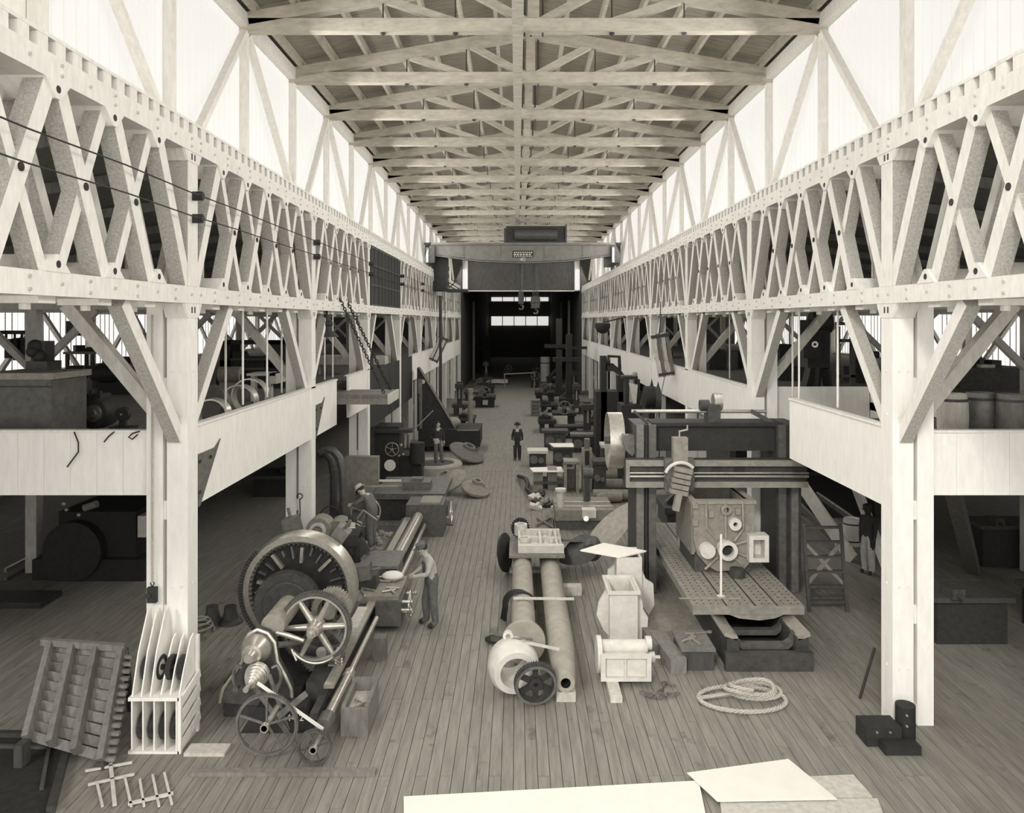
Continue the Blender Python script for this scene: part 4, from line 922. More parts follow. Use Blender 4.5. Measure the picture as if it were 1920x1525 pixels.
# ---- right column foot: dark boxes, leaning bar
mk('valve_boxes', 'black stacked cast boxes at the foot of the nearest right column', 'casting', ('low_box', 'black_iron', B().box(5.25,5.78,11.62,12.0,0,.28)), ('low_box', 'black_iron', B().box(5.42,5.95,11.38,11.6,0,.13)), ('tall_cylinder', 'black_iron', B().cyl((5.95,11.86,0), (5.95,11.86,.52), .145, n=18)), ('studs', 'steel', B().cyl((5.4,11.6,.22), (5.4,11.625,.22), .018, n=6).cyl((5.6,11.6,.22), (5.6,11.625,.22), .018, n=6).cyl((5.9,11.70,.42), (5.9,11.73,.42), .018, n=6).cyl((5.9,11.70,.26), (5.9,11.73,.26), .018, n=6)))
one('pry_bar', 'dark bar leaning against the nearest right column', 'bar', 'black_iron', B().cyl(FL(1612,1310), P(1640,1215,13.2), .025, n=7))
one('rag_bundle', 'crumpled white rag at the foot of the nearest right column', 'rag', 'paper', B().ball((5.78,12.1,.10), .12, 1.2, .8, .8).ball((5.72,12.0,.06), .1, 1, 1, .6).ball((5.88,12.06,.05), .08, 1.1, 1, .6))
# ---- under the right gallery
c = FL(1598, 1022); r = .27
mk('cask', 'white weathered cask standing under the right gallery', 'barrel', ('staves', 'white_timber', B().lathe([(0,0),(0,r*.86),(.2,r*.97),(.38,r),(.56,r*.97),(.76,r*.86),(.76,r*.78),(.7,r*.78),(.7,0)], c, EZ, 22)), ('hoop', 'dark_iron', B().pipe(c+EZ*.12, c+EZ*.16, r*.96, r*.88, 22)), ('hoop', 'dark_iron', B().pipe(c+EZ*.6, c+EZ*.64, r*.96, r*.88, 22)))
st = thing('step_ladder', 'dark braced step stand beside the planer table', 'ladder', (6.9, 17.2, 0))
xa, xb = 6.42, 7.25; q = B()
for x in (xa, xb): q.bar((x,17.0,0), (x+.0,17.35,1.85), .07, .05)
q.build('rails', 'dark_timber', st)
for k in range(6): B().box(xa, xb, 17.0+k*.058, 17.12+k*.058, .2+k*.31, .24+k*.31).build('tread', 'dark_timber', st)
B().bar((xa,17.3,1.45), (xb,17.15,.55), .05, .07).bar((xb,17.3,1.45), (xa,17.15,.55), .05, .07).build('cross_brace', 'mid_timber', st)
one('brace_timber', 'broad pale timber slanting under the right gallery behind the nearest column', 'timber', 'white_timber', B().bar(P(1600,900,21.6), FL(1668,1078), .34, .12, EX))
one('shore_timber', 'rough pale timber slanting from the gallery to the floor at the far right', 'timber', 'mid_timber', B().bar((8.6,15.6,3.75), FL(1825,1074), .3, .26))
for i, (x0,y0,x1,y1,Y) in enumerate(((1500,905,1545,925,22),(1480,930,1530,985,23),(1535,930,1590,975,24.5))):
    a, b = P(x0,y0,Y), P(x1,y1,Y-1.2); one('leaning_plank', ['pale plank with bolt holes leaning under the right gallery','broad leaning board behind the step stand','dark board leaning below the cask'][i], 'plank', ('pale_timber','mid_timber','mid_timber')[i], B().bar(a, V((b.x+.6,b.y-.4,.1)), .5, .06, EY+EZ))
for i, (x, Y, w, h) in enumerate(((8.2,15.2,1.6,.95),(10.6,15.5,2.2,.9),(12,20,3,1.1),(9.3,25,2.4,1.5),(8.4,30,1.8,1.7))):
    lab = ['black workbench beside the nearest right column','black bench further right under the gallery','dark machine bench at the far right wall','black machine under the right gallery behind the cask','dark machine deep under the right gallery'][i]
    mk('aisle_bench', lab, 'bench', ('top', 'dark_timber', B().box(x, x+w, Y, Y+1, h-.1, h)), ('cupboard', 'black_iron', B().box(x+.1, x+w-.1, Y+.1, Y+.9, 0, h-.1)), ('vice', 'dark_iron', B().box(x+.3,x+.55,Y-.1,Y+.3,h,h+.2).cyl((x+.42,Y-.25,h+.08),(x+.42,Y,h+.08),.04,n=8)), group='benches under the right gallery')
# ---- white boards and sheet nearest the viewer
one('white_sheet', 'large white square sheet lying askew in the right foreground', 'sheet', 'paper', B().prism([(p.x, p.y) for p in (FL(1288,1458), FL(1345,1512), FL(1570,1508), FL(1478,1432))], (0,0,.055), EX, EY, EZ, .012))
for i, (pts, lab) in enumerate((((FL(757,1500), FL(757,1640), FL(1345,1640), FL(1310,1470)), 'long white-washed board along the bottom edge of the floor'), ((FL(1350,1506), FL(1365,1640), FL(1700,1640), FL(1645,1502)), 'lower white board partly under the white sheet'), ((FL(1480,1462), FL(1520,1499), FL(1636,1498), FL(1600,1457)), 'short pale boards right of the white sheet'))):
    one('floor_board', lab, 'board', ('paper','pale_timber','pale_timber')[i], B().prism([(p.x, p.y) for p in pts], (0,0,.003+.012*(i==0)), EX, EY, EZ, .03))
# ================================================================ GREAT LATHE (left foreground)
la = thing('gear_lathe', 'great dark lathe with huge faceplate and exposed gear train in the left foreground', 'lathe', (-3.8, 15, 0))
XA, ZA = -3.97, 1.50
bed = B().box(-4.75, -3.05, 12.5, 17.5, .0, .32).box(-4.75, -4.35, 12.5, 17.5, .32, .55).box(-4.12, -3.05, 17.5, 23.0, .0, .32).box(-3.42, -3.05, 12.5, 23, .32, .55).build('bed', 'dark_iron', la)
B().bar((-3.0,12.3,.58), (-3.0,16.2,.58), .16, .06).build('bed_way', 'steel', bed)
B().bar((-3.22,16.6,.58), (-3.22,22.8,.58), .18, .07).build('bed_way', 'steel', bed)
# faceplate
YFP = 14.0
fpz = la
B().lathe([(0,.90),(0,1.0),(.06,1.03),(.34,1.03),(.34,.86),(.05,.86),(.02,.90),(0,.90)], (XA, YFP, ZA), EY, 72).build('faceplate_rim', 'steel', la)
B().lathe([(.16,0),(.16,.87),(.24,.87),(.24,0)], (XA, YFP, ZA), EY, 48).build('faceplate_disc', 'black_iron', la)
tt = B()
for k in range(64):
    q = 2*PI*k/64; dr = V((math.cos(q),0,math.sin(q))); c = V((XA,YFP+.06,ZA)); tt.bar(c+dr*.90, c+dr*.84, .035, .1, EY)
tt.build('inner_teeth', 'dark_iron', la)
for k in range(26):
    q = 2*PI*k/26+.05; dr = V((math.cos(q),0,math.sin(q))); c = V((XA,YFP+.1,ZA)); L0 = .5+.08*(k % 3)
    B().bar(c+dr*L0, c+dr*(.78+.03*(k % 2)), .03 if k % 3 else .055, .10, EY).build('radial_rib', 'iron' if k % 3 else 'steel', la)
for k in range(5):
    q = math.radians((104,54,10,165,-25)[k]); dr = V((math.cos(q),0,math.sin(q))); c = V((XA,YFP+.55,ZA)); j = B()
    j.bar(c+dr*.74, c+dr*(1.24 if k < 3 else 1.08), .27, .3, EY); j.cyl(c+dr*1.2, c+dr*(1.42 if k < 3 else 1.2), .03, n=7)
    j.build('chuck_jaw', 'iron', la)
rr = B()
for k in range(30):
    q = PI*.75+k*PI*.5/30; dr = V((math.cos(q),0,math.sin(q))); rr.bar(V((XA,YFP-.02,ZA))+dr*1.0, V((XA,YFP-.02,ZA))+dr*1.07, .04, .06, EY)
rr.build('side_teeth', 'dark_iron', la)
# spindle, back gear, headstock
B().gear((XA-.05,13.55,ZA-.06), EY, .56, .16, 80, .25, .04, 0).build('spindle_gear', 'dark_iron', la)
B().lathe([(0,0),(0,.40),(.02,.42),(.05,.42),(.05,.3),(.1,.28),(.1,0)], (XA-.05,13.42,ZA-.06), EY, 36).build('gear_web', 'dark_iron', la)
B().cyl((XA,12.55,ZA-.05), (XA,13.9,ZA-.05), .19, n=22).build('spindle', 'casting', la)
def cone(c, steps, L):
    pr = [(0,0)]; t_ = 0
    for r in steps: pr += [(t_, r), (t_+L, r*1.03)]; t_ += L
    return B().lathe(pr+[(t_,0)], c, EY, 30)
# bell-shaped end plate of the headstock
Ye = 12.35
ol = [(412,1318),(418,1292),(440,1262),(455,1240),(458,1205),(468,1188),(483,1181),(502,1188),(515,1205),(520,1240),(535,1268),(546,1292),(549,1330)]
hs = poly(ol, Ye, .16).build('headstock_end', 'dark_iron', la)
B().tube([P(x, y, Ye-.01) for x, y in ol], .028, 6).build('end_rim', 'steel', hs)
poly([(418,1328),(424,1292),(446,1262),(461,1240),(466,1208),(483,1192),(503,1206),(514,1240),(530,1268),(541,1292),(544,1328)], Ye+.161, .8).box(-4.6, -3.5, Ye+.17, 13.2, 0, .42).build('headstock_body', 'black_iron', la)
B().lathe([(-.42,0),(-.42,.07),(-.36,.085),(-.34,.1),(-.26,.1),(-.25,.15),(-.2,.16),(-.12,.22),(.0,.245),(.06,.24),(.06,0)], (P(482,1215,Ye).x, Ye, P(482,1215,Ye).z), EY, 30).build('spindle_nose', 'steel', la)
p = P(480,1268,12.0); cn = cone(p-EY*.36, (.035,.05,.075,.10,.125,.15,.17,.185), .055).build('cone_pulley', 'bright_steel', la)
B().cyl(p-EY*.46, p-EY*.3, .045, n=10).build('pulley_nut', 'steel', la)
for sx, xx in ((1,516),(-1,448)):
    c = P(xx,1272,12.15); B().tube([c+V((-.05*sx,0,.16)), c+V((.03*sx,0,.2)), c+V((.08*sx,0,.12)), c+V((.09*sx,0,-.02)), c+V((.05*sx,0,-.14))], .028, 7).cyl(c+V((.03*sx,-.08,-.14)), c+V((.03*sx,.05,-.14)), .045, n=10).build('pulley_yoke', 'iron', la)
# large intermediate gear with conical spokes
G2 = P(592,1176,12.85)
gb = B().gear(G2, EY, .575, .11, 96, .10, .045, 0); 
g2o = gb.build('driving_gear', 'iron', la)
for k in range(6):
    q = k*PI/3+.05; dr = V((math.cos(q),0,math.sin(q))); B().cyl(G2+dr*.1, G2+dr*.55, .062, .042, n=10).build('gear_spoke', 'steel', g2o)
B().lathe([(-.36,0),(-.36,.03),(-.3,.035),(-.3,.075),(-.2,.08),(-.2,.1),(-.1,.11),(-.05,.14),(.08,.15),(.1,0)], G2, EY, 22).build('gear_hub', 'steel', g2o)
B().lathe([(-.02,.535),(-.02,.50),(.02,.50)], G2-EY*.06, EY, 60).build('rim_ring', 'bright_steel', g2o)
G3 = P(606,1218,13.15); B().gear(G3, EY, .38, .14, 40, .14, .08, .25, 5, .14).build('lower_gear', 'iron', la)
G4 = P(622,1140,13.3); B().gear(G4, EY, .30, .3, 34, .3, .08, .4, 4, .2).build('upper_pinion', 'casting', la)
B().cyl(G3-EY*.12, G3-EY*.07, .09, n=16).build('gear_cap', 'bright_steel', la)
B().tube([P(516,1186,12.5), P(540,1192,12.6), P(570,1202,12.55)], [.03,.045,.03], 8).build('shift_lever', 'steel', la)
B().tube([P(520,1210,12.4), P(545,1208,12.6), P(572,1200,12.9)], .05, 8).build('headstock_arm', 'iron', la)
B().tube([P(556,1239,12.6)]+[P(592+56*math.cos(a), 1180+64*math.sin(a), 12.62) for a in [PI*.8-i*.12 for i in range(14)]], .02, 6).build('gear_guard', 'steel', la)
# change gears at the end
E1 = V((P(500,1358,11.3).x, 11.3, .50)); B().gear(E1, EY, .44, .07, 110, .055, .045, .1, 5, .055).build('change_gear', 'iron', la)
E2 = V((P(590,1400,11.1).x, 11.1, .285)); B().gear(E2, EY, .235, .07, 60, .08, .07, .16, 4, .07).build('change_gear', 'iron', la)
B().cyl(E1-EY*.12, E1+EY*.6, .045, n=10).cyl(E1-EY*.12, E1-EY*.05, .065, n=10).build('gear_stud', 'steel', la)
B().cyl(E2-EY*.1, E2+EY*.8, .04, n=10).cyl(E2-EY*.1, E2-EY*.04, .06, n=10).build('gear_stud', 'steel', la)
B().bar(P(478,1290,11.75), P(560,1405,11.6), .06, .035, EY).bar(P(505,1265,11.9), P(540,1370,11.75), .05, .035, EY).bar(P(575,1300,11.75), P(520,1345,11.6), .09, .04, EY).build('quadrant_arm', 'iron', la)
B().bar(P(483,1281,11.6), P(606,1368,11.2), .05, .012, EY).build('drive_belt', 'paper', la)
B().prism([(-4.3,0),(-3.1,0),(-3.3,.40),(-4.05,.40)], (0,12.0,0), EX, EZ, EY, .3).build('end_pedestal', 'black_iron', la)
text('4-12', .15, V((P(553,1358,11.98).x, 11.985, .20)), EX, EZ, 'chalk_number', 'chalk', la, .002)
# feed shafts along the front
a, b = P(607,1360,11.45), P(706,1160,15.3); B().cyl(a, a+(b-a)*.42, .075, n=14).cyl(a+(b-a)*.40, b, .05, n=12).cyl(a+(b-a)*.38, a+(b-a)*.42, .095, n=14).build('feed_shaft', 'steel', la)
B().cyl(a-(b-a).normalized()*.06, a+(b-a).normalized()*.22, .12, n=16).build('shaft_bearing', 'iron', la)
B().bar(P(588,1345,11.75), P(676,1160,15.6), .12, .1).build('feed_rack', 'dark_iron', la)
B().bar(P(626,1250,13.1), P(680,1140,15.6), .2, .05).build('flat_bar', 'pale_casting', la)
rk = B()
for k in range(9): c = P(636,1240+k*2.5,13.0+.02*k); rk.cyl(c, c+V((.05*(-1)**k,-.03,.05)), .014, n=5); rk.ball(c+V((.05*(-1)**k,-.03,.05)), .025, n=6, m=4)
rk.build('oil_fittings', 'steel', la)
# carriage and tool rests
ca = B().box(-3.35,-2.45,16.0,17.3,.55,.70).build('carriage', 'casting', la)
B().box(-2.92,-2.4,15.9,16.9,.12,.62).build('apron', 'iron', ca)
handwheel((-2.26,16.35,.42), EX, .26).build('hand_wheel', 'bright_steel', ca)
kn = B()
for y, z in ((16.1,.55),(16.2,.3),(16.7,.52),(16.0,.42)): kn.cyl((-2.4,y,z), (-2.2,y,z), .03, n=7); kn.ball((-2.2,y,z), .045, n=8, m=5)
kn.build('apron_levers', 'steel', ca)
B().box(-3.5,-2.7,17.3,18.3,.55,.88).box(-3.55,-2.65,17.2,18.4,.88,.94).build('cross_slide', 'iron', ca)
B().box(-3.35,-3.0,16.4,16.8,.7,1.0).cyl((-3.2,16.6,1.0), (-3.2,16.6,1.12), .06, n=10).build('tool_post', 'dark_iron', ca)
tl = B(); r_ = random.Random(5)
for k in range(12):
    q = r_.uniform(0,PI); c = V((r_.uniform(-3.3,-2.55), r_.uniform(16.1,17.2), .73)); d = V((math.cos(q), math.sin(q), 0)); tl.cyl(c-d*.15, c+d*.15, .022, n=6)
tl.build('tool_bits', 'steel', ca)
B().ball((-2.75,17.05,.78), .2, 1.2, 1, .5).build('cotton_waste', 'paper', ca)
# trough of swarf, far way bar, tailstock
B().box(-4.1,-3.44,18.6,21.8,.32,.45).build('swarf_tray', 'iron', bed)
sw = B()
for k in range(40): sw.ball((r_.uniform(-4.05,-3.5), r_.uniform(18.7,21.6), .46), r_.uniform(.04,.12), n=6, m=4)
tag(sw.build('swarf', 'casting', bed), kind='stuff')
B().cyl((-2.93,17.6,.66), (-2.9,22.6,.66), .15, n=20).build('lead_shaft', 'steel', la)
B().cyl((-2.72,18.0,.42), (-2.72,22.6,.42), .06, n=12).build('feed_rod', 'bright_steel', la)
ts = B().box(-3.3,-2.2,22.9,24.0,0,.95).build('tailstock', 'iron', la)
handwheel((-2.0,23.4,.62), EX, .3).build('tail_wheel', 'bright_steel', ts)
B().box(-2.9,-2.3,23.0,23.9,.95,1.0).build('tail_cap', 'casting', ts)
# gate, tray, block and boards round the lathe
mk('sand_tray', 'wooden tray with sand and tools at the lathe front', 'tray', ('box', 'mid_timber', B().box(-2.72,-2.3,11.9,11.97,0,.42).box(-2.72,-2.3,12.75,12.82,0,.5).box(-2.72,-2.66,11.97,12.75,0,.45).box(-2.36,-2.3,11.97,12.75,0,.45)), ('sand', 'pale_timber', B().box(-2.66,-2.36,11.97,12.75,.0,.3)), ('tools', 'steel', B().cyl((-2.62,12.05,.34), (-2.4,12.3,.34), .02, n=6).cyl((-2.6,12.4,.33), (-2.42,12.2,.36), .018, n=6)))
one('wooden_block', 'upright wooden block on the floor right of the lathe', 'block', 'mid_timber', B().box(-2.72,-2.48,14.55,14.8,0,.42))
one('sleeper_plank', 'pale dusty plank in the floor left of the change gears', 'plank', 'pale_timber', B().box(-4.9,-4.3,11.35,11.62,0,.05))
one('sleeper_plank', 'long dark kerb timber before the change gears', 'plank', 'mid_timber', B().box(-4.6,-2.0,10.85,10.98,0,.06))
# second machine behind the lathe: boring bar with worm housings
t = mk('boring_machine', 'second machine with round housings and levers behind the faceplate', 'machine',
   ('bed', 'dark_iron', B().box(-4.98,-4.2,18.0,23.0,0,.7).box(-4.98,-4.2,18.8,20.5,.7,1.05)),
   ('housing', 'casting', B().cyl((-4.85,18.8,1.3), (-4.85,19.3,1.3), .3, n=22).cyl((-4.45,19.0,1.2), (-4.45,19.6,1.2), .28, n=22)),
   ('housing_ring', 'pale_casting', B().pipe((-4.85,18.73,1.3), (-4.85,18.8,1.3), .2, .13, 18)),
   ('levers', 'steel', B().tube([V((-4.3,19.2,1.2)), V((-4.0,19.0,1.5)), V((-3.8,18.9,1.45))], .03, 6).tube([V((-4.2,19.6,1.2)), V((-3.9,19.6,1.6)), V((-3.6,19.8,1.3))], .03, 6)),
   ('hand_wheel', 'steel', handwheel((-4.0,20.4,1.35), V((.3,-1,0)), .38)),
   ('worm_box', 'dark_iron', B().cbox((-4.9,18.2,.85), .3, .3, .3, 0, 0, .3).cbox((-3.75,18.2,1.1), .4, .4, .4, .3, 0, -.5)))
# ================================================================ LEFT FOREGROUND STORES
# gear rack
rk = thing('gear_rack', 'white wooden pigeonhole rack holding gears at the foot of the left column', 'rack', (-5.4, 11.8, 0))
dv = []
for k in range(5):
    x = -5.72+k*.165
    B().prism([(0,0),(.55,0),(.55,.90),(0,.78)], (x,11.45,0), EY, EZ, EX, .022).build('divider', 'white_timber', rk)
for k in range(6):
    x = -5.72+k*.135
    B().prism([(.05,.8),(.6,.92),(.62,1.25),(.56,1.55),(.45,1.5),(.22,1.15)] if k > 2 else [(.0,.8),(.6,.92),(.66,1.5),(.6,1.95),(.48,1.9),(.2,1.4)], (x,11.45,0), EY, EZ, EX, .02).build('divider', 'white_timber', rk)
B().box(-5.75,-5.0,11.42,12.05,.78,.83).build('shelf', 'white_timber', rk)
B().box(-5.75,-5.0,11.42,12.05,.0,.04).build('bottom_board', 'white_timber', rk)
for z in (.06,.28,.5,.72): B().bar((-5.0,11.45,z), (-4.97,12.1,z+.18), .03, .13).build('side_slat', 'white_timber', rk)
B().box(-5.02,-4.97,11.42,11.48,0,.85).box(-5.02,-4.97,12.05,12.11,0,1.5).build('corner_post', 'white_timber', rk)
gi = 0
for k in range(4):
    for (yy, zz, r) in ((11.72,.30,.2),(11.80,1.12,.17)):
        gi += 1; xx = (-5.72+k*.165+.085) if zz < .8 else (-5.72+(k+.5)*.18)
        lab = '%s dark gear standing on edge in the %s row of the white rack' % (['leftmost','second','third','rightmost'][k], 'lower' if zz < .8 else 'upper')
        tag(B().gear((xx,yy,zz), EX, r, .07, 36, .3, .07, .25, 4, .2).build('stored_gear', 'black_iron'), lab, 'gear', 'gears in the white rack')
# ribbed pattern frame leaning left of the rack
fr = thing('ribbed_pattern', 'large ribbed wooden pattern frame lying aslant left of the gear rack', 'frame', (-6.7, 11.6, 0))
tops = [P(95,1210,12.5), P(137,1210,12.5), P(182,1210,12.5), P(228,1222,12.4)]
bots = [P(50,1385,11.2), P(95,1395,11.15), P(140,1410,11.1), P(190,1428,11.05)]
for k in range(4):
    B().bar(bots[k], tops[k], .09, .16, V((0,-1,.6))).build('long_bar', 'mid_timber', fr)
for i in range(10):
    q = i/9.5+.03; a, b = bots[0].lerp(tops[0], q), bots[3].lerp(tops[3], q)
    B().bar(a+V((0,.08,-.05)), b+V((.05,.08,-.05)), .13, .035, V((0,-1,.6))).build('cross_slat', 'mid_timber', fr)
B().bar(tops[0]+V((-.15,.02,.05)), tops[3]+V((.05,.02,.05)), .1, .1).build('head_rail', 'mid_timber', fr)
lg = B()
for k in (0, 3): lg.bar(tops[k]+V((0,.1,0)), V((tops[k].x, 12.7, 0)), .08, .08); lg.box(bots[k].x-.06, bots[k].x+.06, 11.0, 11.2, 0, bots[k].z)
tag(lg.build('props', 'dark_timber', fr), kind='stuff')
ru = B()
a, b = bots[3], tops[3]
for i in range(14): c = a.lerp(b, i/14+.03)+V((.12,0,-.02)); ru.cbox(c, .14, .06, .05)
ru.build('side_cleats', 'mid_timber', fr)
# frames and grids in the corner
fd = mk('window_frame_stack', 'dark moulded rectangular frame lying in the bottom left corner', 'frame', ('outer_frame', 'dark_iron', B().bar(FL(-20,1378,.05), FL(132,1380,.05), .1, .1).bar(FL(132,1380,.05), FL(95,1520,.05), .1, .1)), ('inner_frame', 'iron', B().bar(FL(-20,1400,.05), FL(92,1402,.05), .05, .06).bar(FL(92,1402,.05), FL(78,1480,.05), .05, .06)), ('backing', 'black_iron', B().prism([(p.x,p.y) for p in (FL(-30,1385), FL(125,1385), FL(90,1530), FL(-80,1530))], (0,0,.005), EX, EY, EZ, .03)))
gr = thing('iron_grate', 'pale iron grate of thin bars lying at the bottom left', 'grate', (-5, 10.6, 0))
def fb(a, b, w=.03): return B().bar(FL(*a,.03), FL(*b,.03), w, .03)
fb((160,1446),(248,1430)).build('bar', 'pale_casting', gr); fb((165,1472),(252,1452)).build('bar', 'pale_casting', gr)
fb((240,1508),(325,1488),.05).build('bar', 'pale_casting', gr); fb((207,1430),(215,1510),.05).build('bar', 'pale_casting', gr)
for k, (a, b) in enumerate((((182,1470),(192,1512)),((234,1458),(246,1512)),((262,1462),(270,1512)),((286,1454),(298,1512)),((308,1450),(322,1508)))): fb(a, b).build('bar', 'pale_casting', gr)
# cone castings and coil beside the column
for i, x in enumerate((398, 432)):
    c = FL(x, 1168); one('flared_casting', ['left dark flared pedestal casting behind the column','right dark flared pedestal casting behind the column'][i], 'casting', 'dark_iron', B().lathe([(0,0),(0,.26),(.04,.25),(.1,.17),(.25,.13),(.36,.12),(.36,0)], c, EZ, 20), 'flared castings')
c = FL(376, 1185); one('hose_coil', 'pale coil of cable on the floor behind the left column', 'coil', 'casting', B().tube([c+V((.28*math.cos(q)*(1-.01*k), .28*math.sin(q)*(1-.01*k), .03+.006*k)) for k, q in enumerate([i*.4 for i in range(48)])], .022, 6))
# lanyard on the column
one('pulley_block', 'small black pulley block hanging on the nearest left column', 'pulley', 'black_iron', B().box(-5.80,-5.66,12.10,12.18,1.98,2.22).cyl((-5.77,12.08,2.1), (-5.77,12.2,2.1), .045, n=10).tube([V((-5.73,12.14,2.22)), V((-5.76,12.14,2.28)), V((-5.73,12.14,2.32)), V((-5.70,12.14,2.28)), V((-5.73,12.14,2.22))], .01, 5))
one('column_rope', 'long pale rope hanging down the nearest left column', 'rope', 'rope', B().cyl((-5.73,12.14,2.3), (-5.73,12.14,6.5), .02, n=6))
one('hook_rod', 'thin hooked rod hanging on the second left column', 'rod', 'black_iron', B().tube([P(563,985,19.35), P(562,935,19.35)]+arc(P(562,931,19.35), .07, -PI/2, PI*1.3, 8, EX, EZ), .014, 5))
# ================================================================ LEFT AISLE
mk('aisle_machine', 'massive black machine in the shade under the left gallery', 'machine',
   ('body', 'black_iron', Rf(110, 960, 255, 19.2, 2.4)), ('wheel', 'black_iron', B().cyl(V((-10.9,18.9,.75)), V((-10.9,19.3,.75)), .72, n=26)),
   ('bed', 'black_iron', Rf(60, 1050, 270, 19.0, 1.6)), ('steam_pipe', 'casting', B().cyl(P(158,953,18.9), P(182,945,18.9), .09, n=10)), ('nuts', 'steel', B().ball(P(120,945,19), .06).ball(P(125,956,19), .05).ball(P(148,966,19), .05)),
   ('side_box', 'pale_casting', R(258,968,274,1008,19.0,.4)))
one('floor_rail', 'steel rail running along the floor under the left gallery', 'rail', 'steel', B().bar(FL(10,1070,.06), FL(92,1028,.06), .07, .1))
one('floor_rail', 'second steel rail nearer the black aisle machine', 'rail', 'iron', B().bar(FL(10,1088,.06), FL(80,1048,.06), .07, .1))
mk('plate_pile', 'flat pile of plates on the aisle floor at the left edge', 'pile', ('plate', 'mid_timber', B().box(-13.6,-11.3,17.7,18.9,0,.06)), ('plate', 'dark_iron', B().box(-12.9,-10.6,17.2,18.0,.0,.13)))
mk('surface_bench', 'long dark bench with cupboards under the left gallery beyond the column', 'bench', ('top', 'dark_iron', R(468,893,568,899,28,1.6)), ('body', 'black_iron', Rf(474,899,566,28.1,1.4)), ('castings_on_top', 'black_iron', R(500,884,516,893,28.5,.4).join(R(525,880,560,893,28.6,.5))))
# bent pillar crane
def tubeP(pts, Y, r): return B().tube([P(x, y, Y) for x, y in pts], r, 8)
mk('bent_arm_crane', 'dark bent-arm pillar crane beside the second left column', 'crane',
   ('arm', 'iron', tubeP([(598,847),(612,842),(626,846),(636,858),(641,880),(644,920),(645,970)], 23, .12).join(B().cyl(P(645,965,23), V((P(645,965,23).x, 23, 0)), .12, n=8))),
   ('inner_arm', 'dark_iron', tubeP([(596,852),(610,852),(620,862),(625,890),(625,940)], 23.3, .11).join(B().cyl(P(625,938,23.3), V((P(625,938,23.3).x, 23.3, 0)), .11, n=8))),
   ('gear_case', 'black_iron', B().cyl(P(632,975,22.8), P(632,975,23.3), .26, n=16).box(P(615,975,23).x, P(655,975,23).x, 22.8, 23.6, 0, .35)),
   ('crank_wheel', 'dark_iron', handwheel(P(618,968,22.7), V((.4,-1,0)), .28)))
# grey slab and table machine beyond
mk('machine_table', 'long planing table with a perforated girder behind the lathe', 'machine',
   ('table', 'iron', B().box(-4.6,-2.3,24.6,27.3,.72,.9)), ('base', 'dark_iron', B().box(-4.4,-2.5,24.8,27.1,0,.72)), ('girder', 'casting', R(664,913,752,926,25.6,.3)), ('girder_feet', 'casting', Rf(667,926,676,25.6,.3,.9).join(Rf(740,926,750,25.6,.3,.9))), ('slide_head', 'iron', R(754,905,806,928,25.2,.7).join(R(770,898,792,906,25.3,.4))), ('bright_pin', 'bright_steel', B().cyl(P(768,952,24.9), P(786,952,24.9), .13, n=14)), ('chips', 'steel', R(700,938,715,941,25,.2).join(R(722,940,748,943,24.9,.1))))
one('grey_slab', 'speckled grey square slab standing on edge behind the planing table', 'slab', 'casting', B().box(P(646,900,26.2).x, P(709,900,26.2).x, 26.2, 26.5, .0, P(650,857,26.2).z))
one('paper_sheet', 'white oblong card propped before the grey slab', 'sheet', 'paper', B().box(P(704,900,26.4).x, P(752,900,26.4).x, 26.4, 26.45, .905, P(703,900,26.4).z))
mk('cart_stand', 'small two-tiered iron stand right of the tailstock', 'stand', ('tier', 'iron', R(812,949,840,954,24.9,.7)), ('tier', 'iron', R(822,984,850,990,24.15,.7)), ('legs', 'dark_iron', Rf(813,954,816,24.9,.05).join(Rf(836,954,839,24.9,.05)).join(Rf(824,985,827,24.2,.05)).join(Rf(845,985,848,24.2,.05))), ('blocks', 'casting', R(815,940,826,949,25,.3).join(R(828,940,837,949,25,.3)).join(R(826,972,844,984,24.3,.3))))
# ring casting and dished plates
c = V((-3.54,32.6,0))
mk('ring_casting', 'huge pale flat ring casting with a worker standing on it', 'casting', ('ring', 'pipe_casting', B().lathe([(0,.88),(0,1.22),(.38,1.22),(.45,1.16),(.45,.9),(.4,.85),(0,.88)], c, EZ, 48)), ('web', 'dark_iron', B().lathe([(.30,0),(.30,.88),(.36,.88),(.36,0)], c, EZ, 32)))
def dish(c, ax, r, lab, mt='casting'):
    mk('dished_plate', lab, 'casting', ('plate', mt, B().lathe([(0,.18*r),(.0,r*.97),(.05,r),(.10,r*.97),(.26,r*.45),(.30,r*.36),(.42,r*.33),(.42,r*.2),(.2,r*.18),(0,.18*r)], c, ax, 36)), ('ribs', mt, B().cbox(V(c)+V(ax).normalized()*.2, r*1.2, .06, .12)), group='dished castings')
dish(V((-2.62,28.9,.34)), V((-.38,-.3,1)), .80, 'nearest dished round casting leaning by the ring casting'); dish(V((-1.55,28.3,.2)), V((.3,-.25,1)), .55, 'smaller dished casting at the aisle side of the leaning one'); dish(V((-2.3,35.0,.40)), V((.42,-.25,1)), .85, 'dished casting leaning behind the ring casting', 'mid_timber')
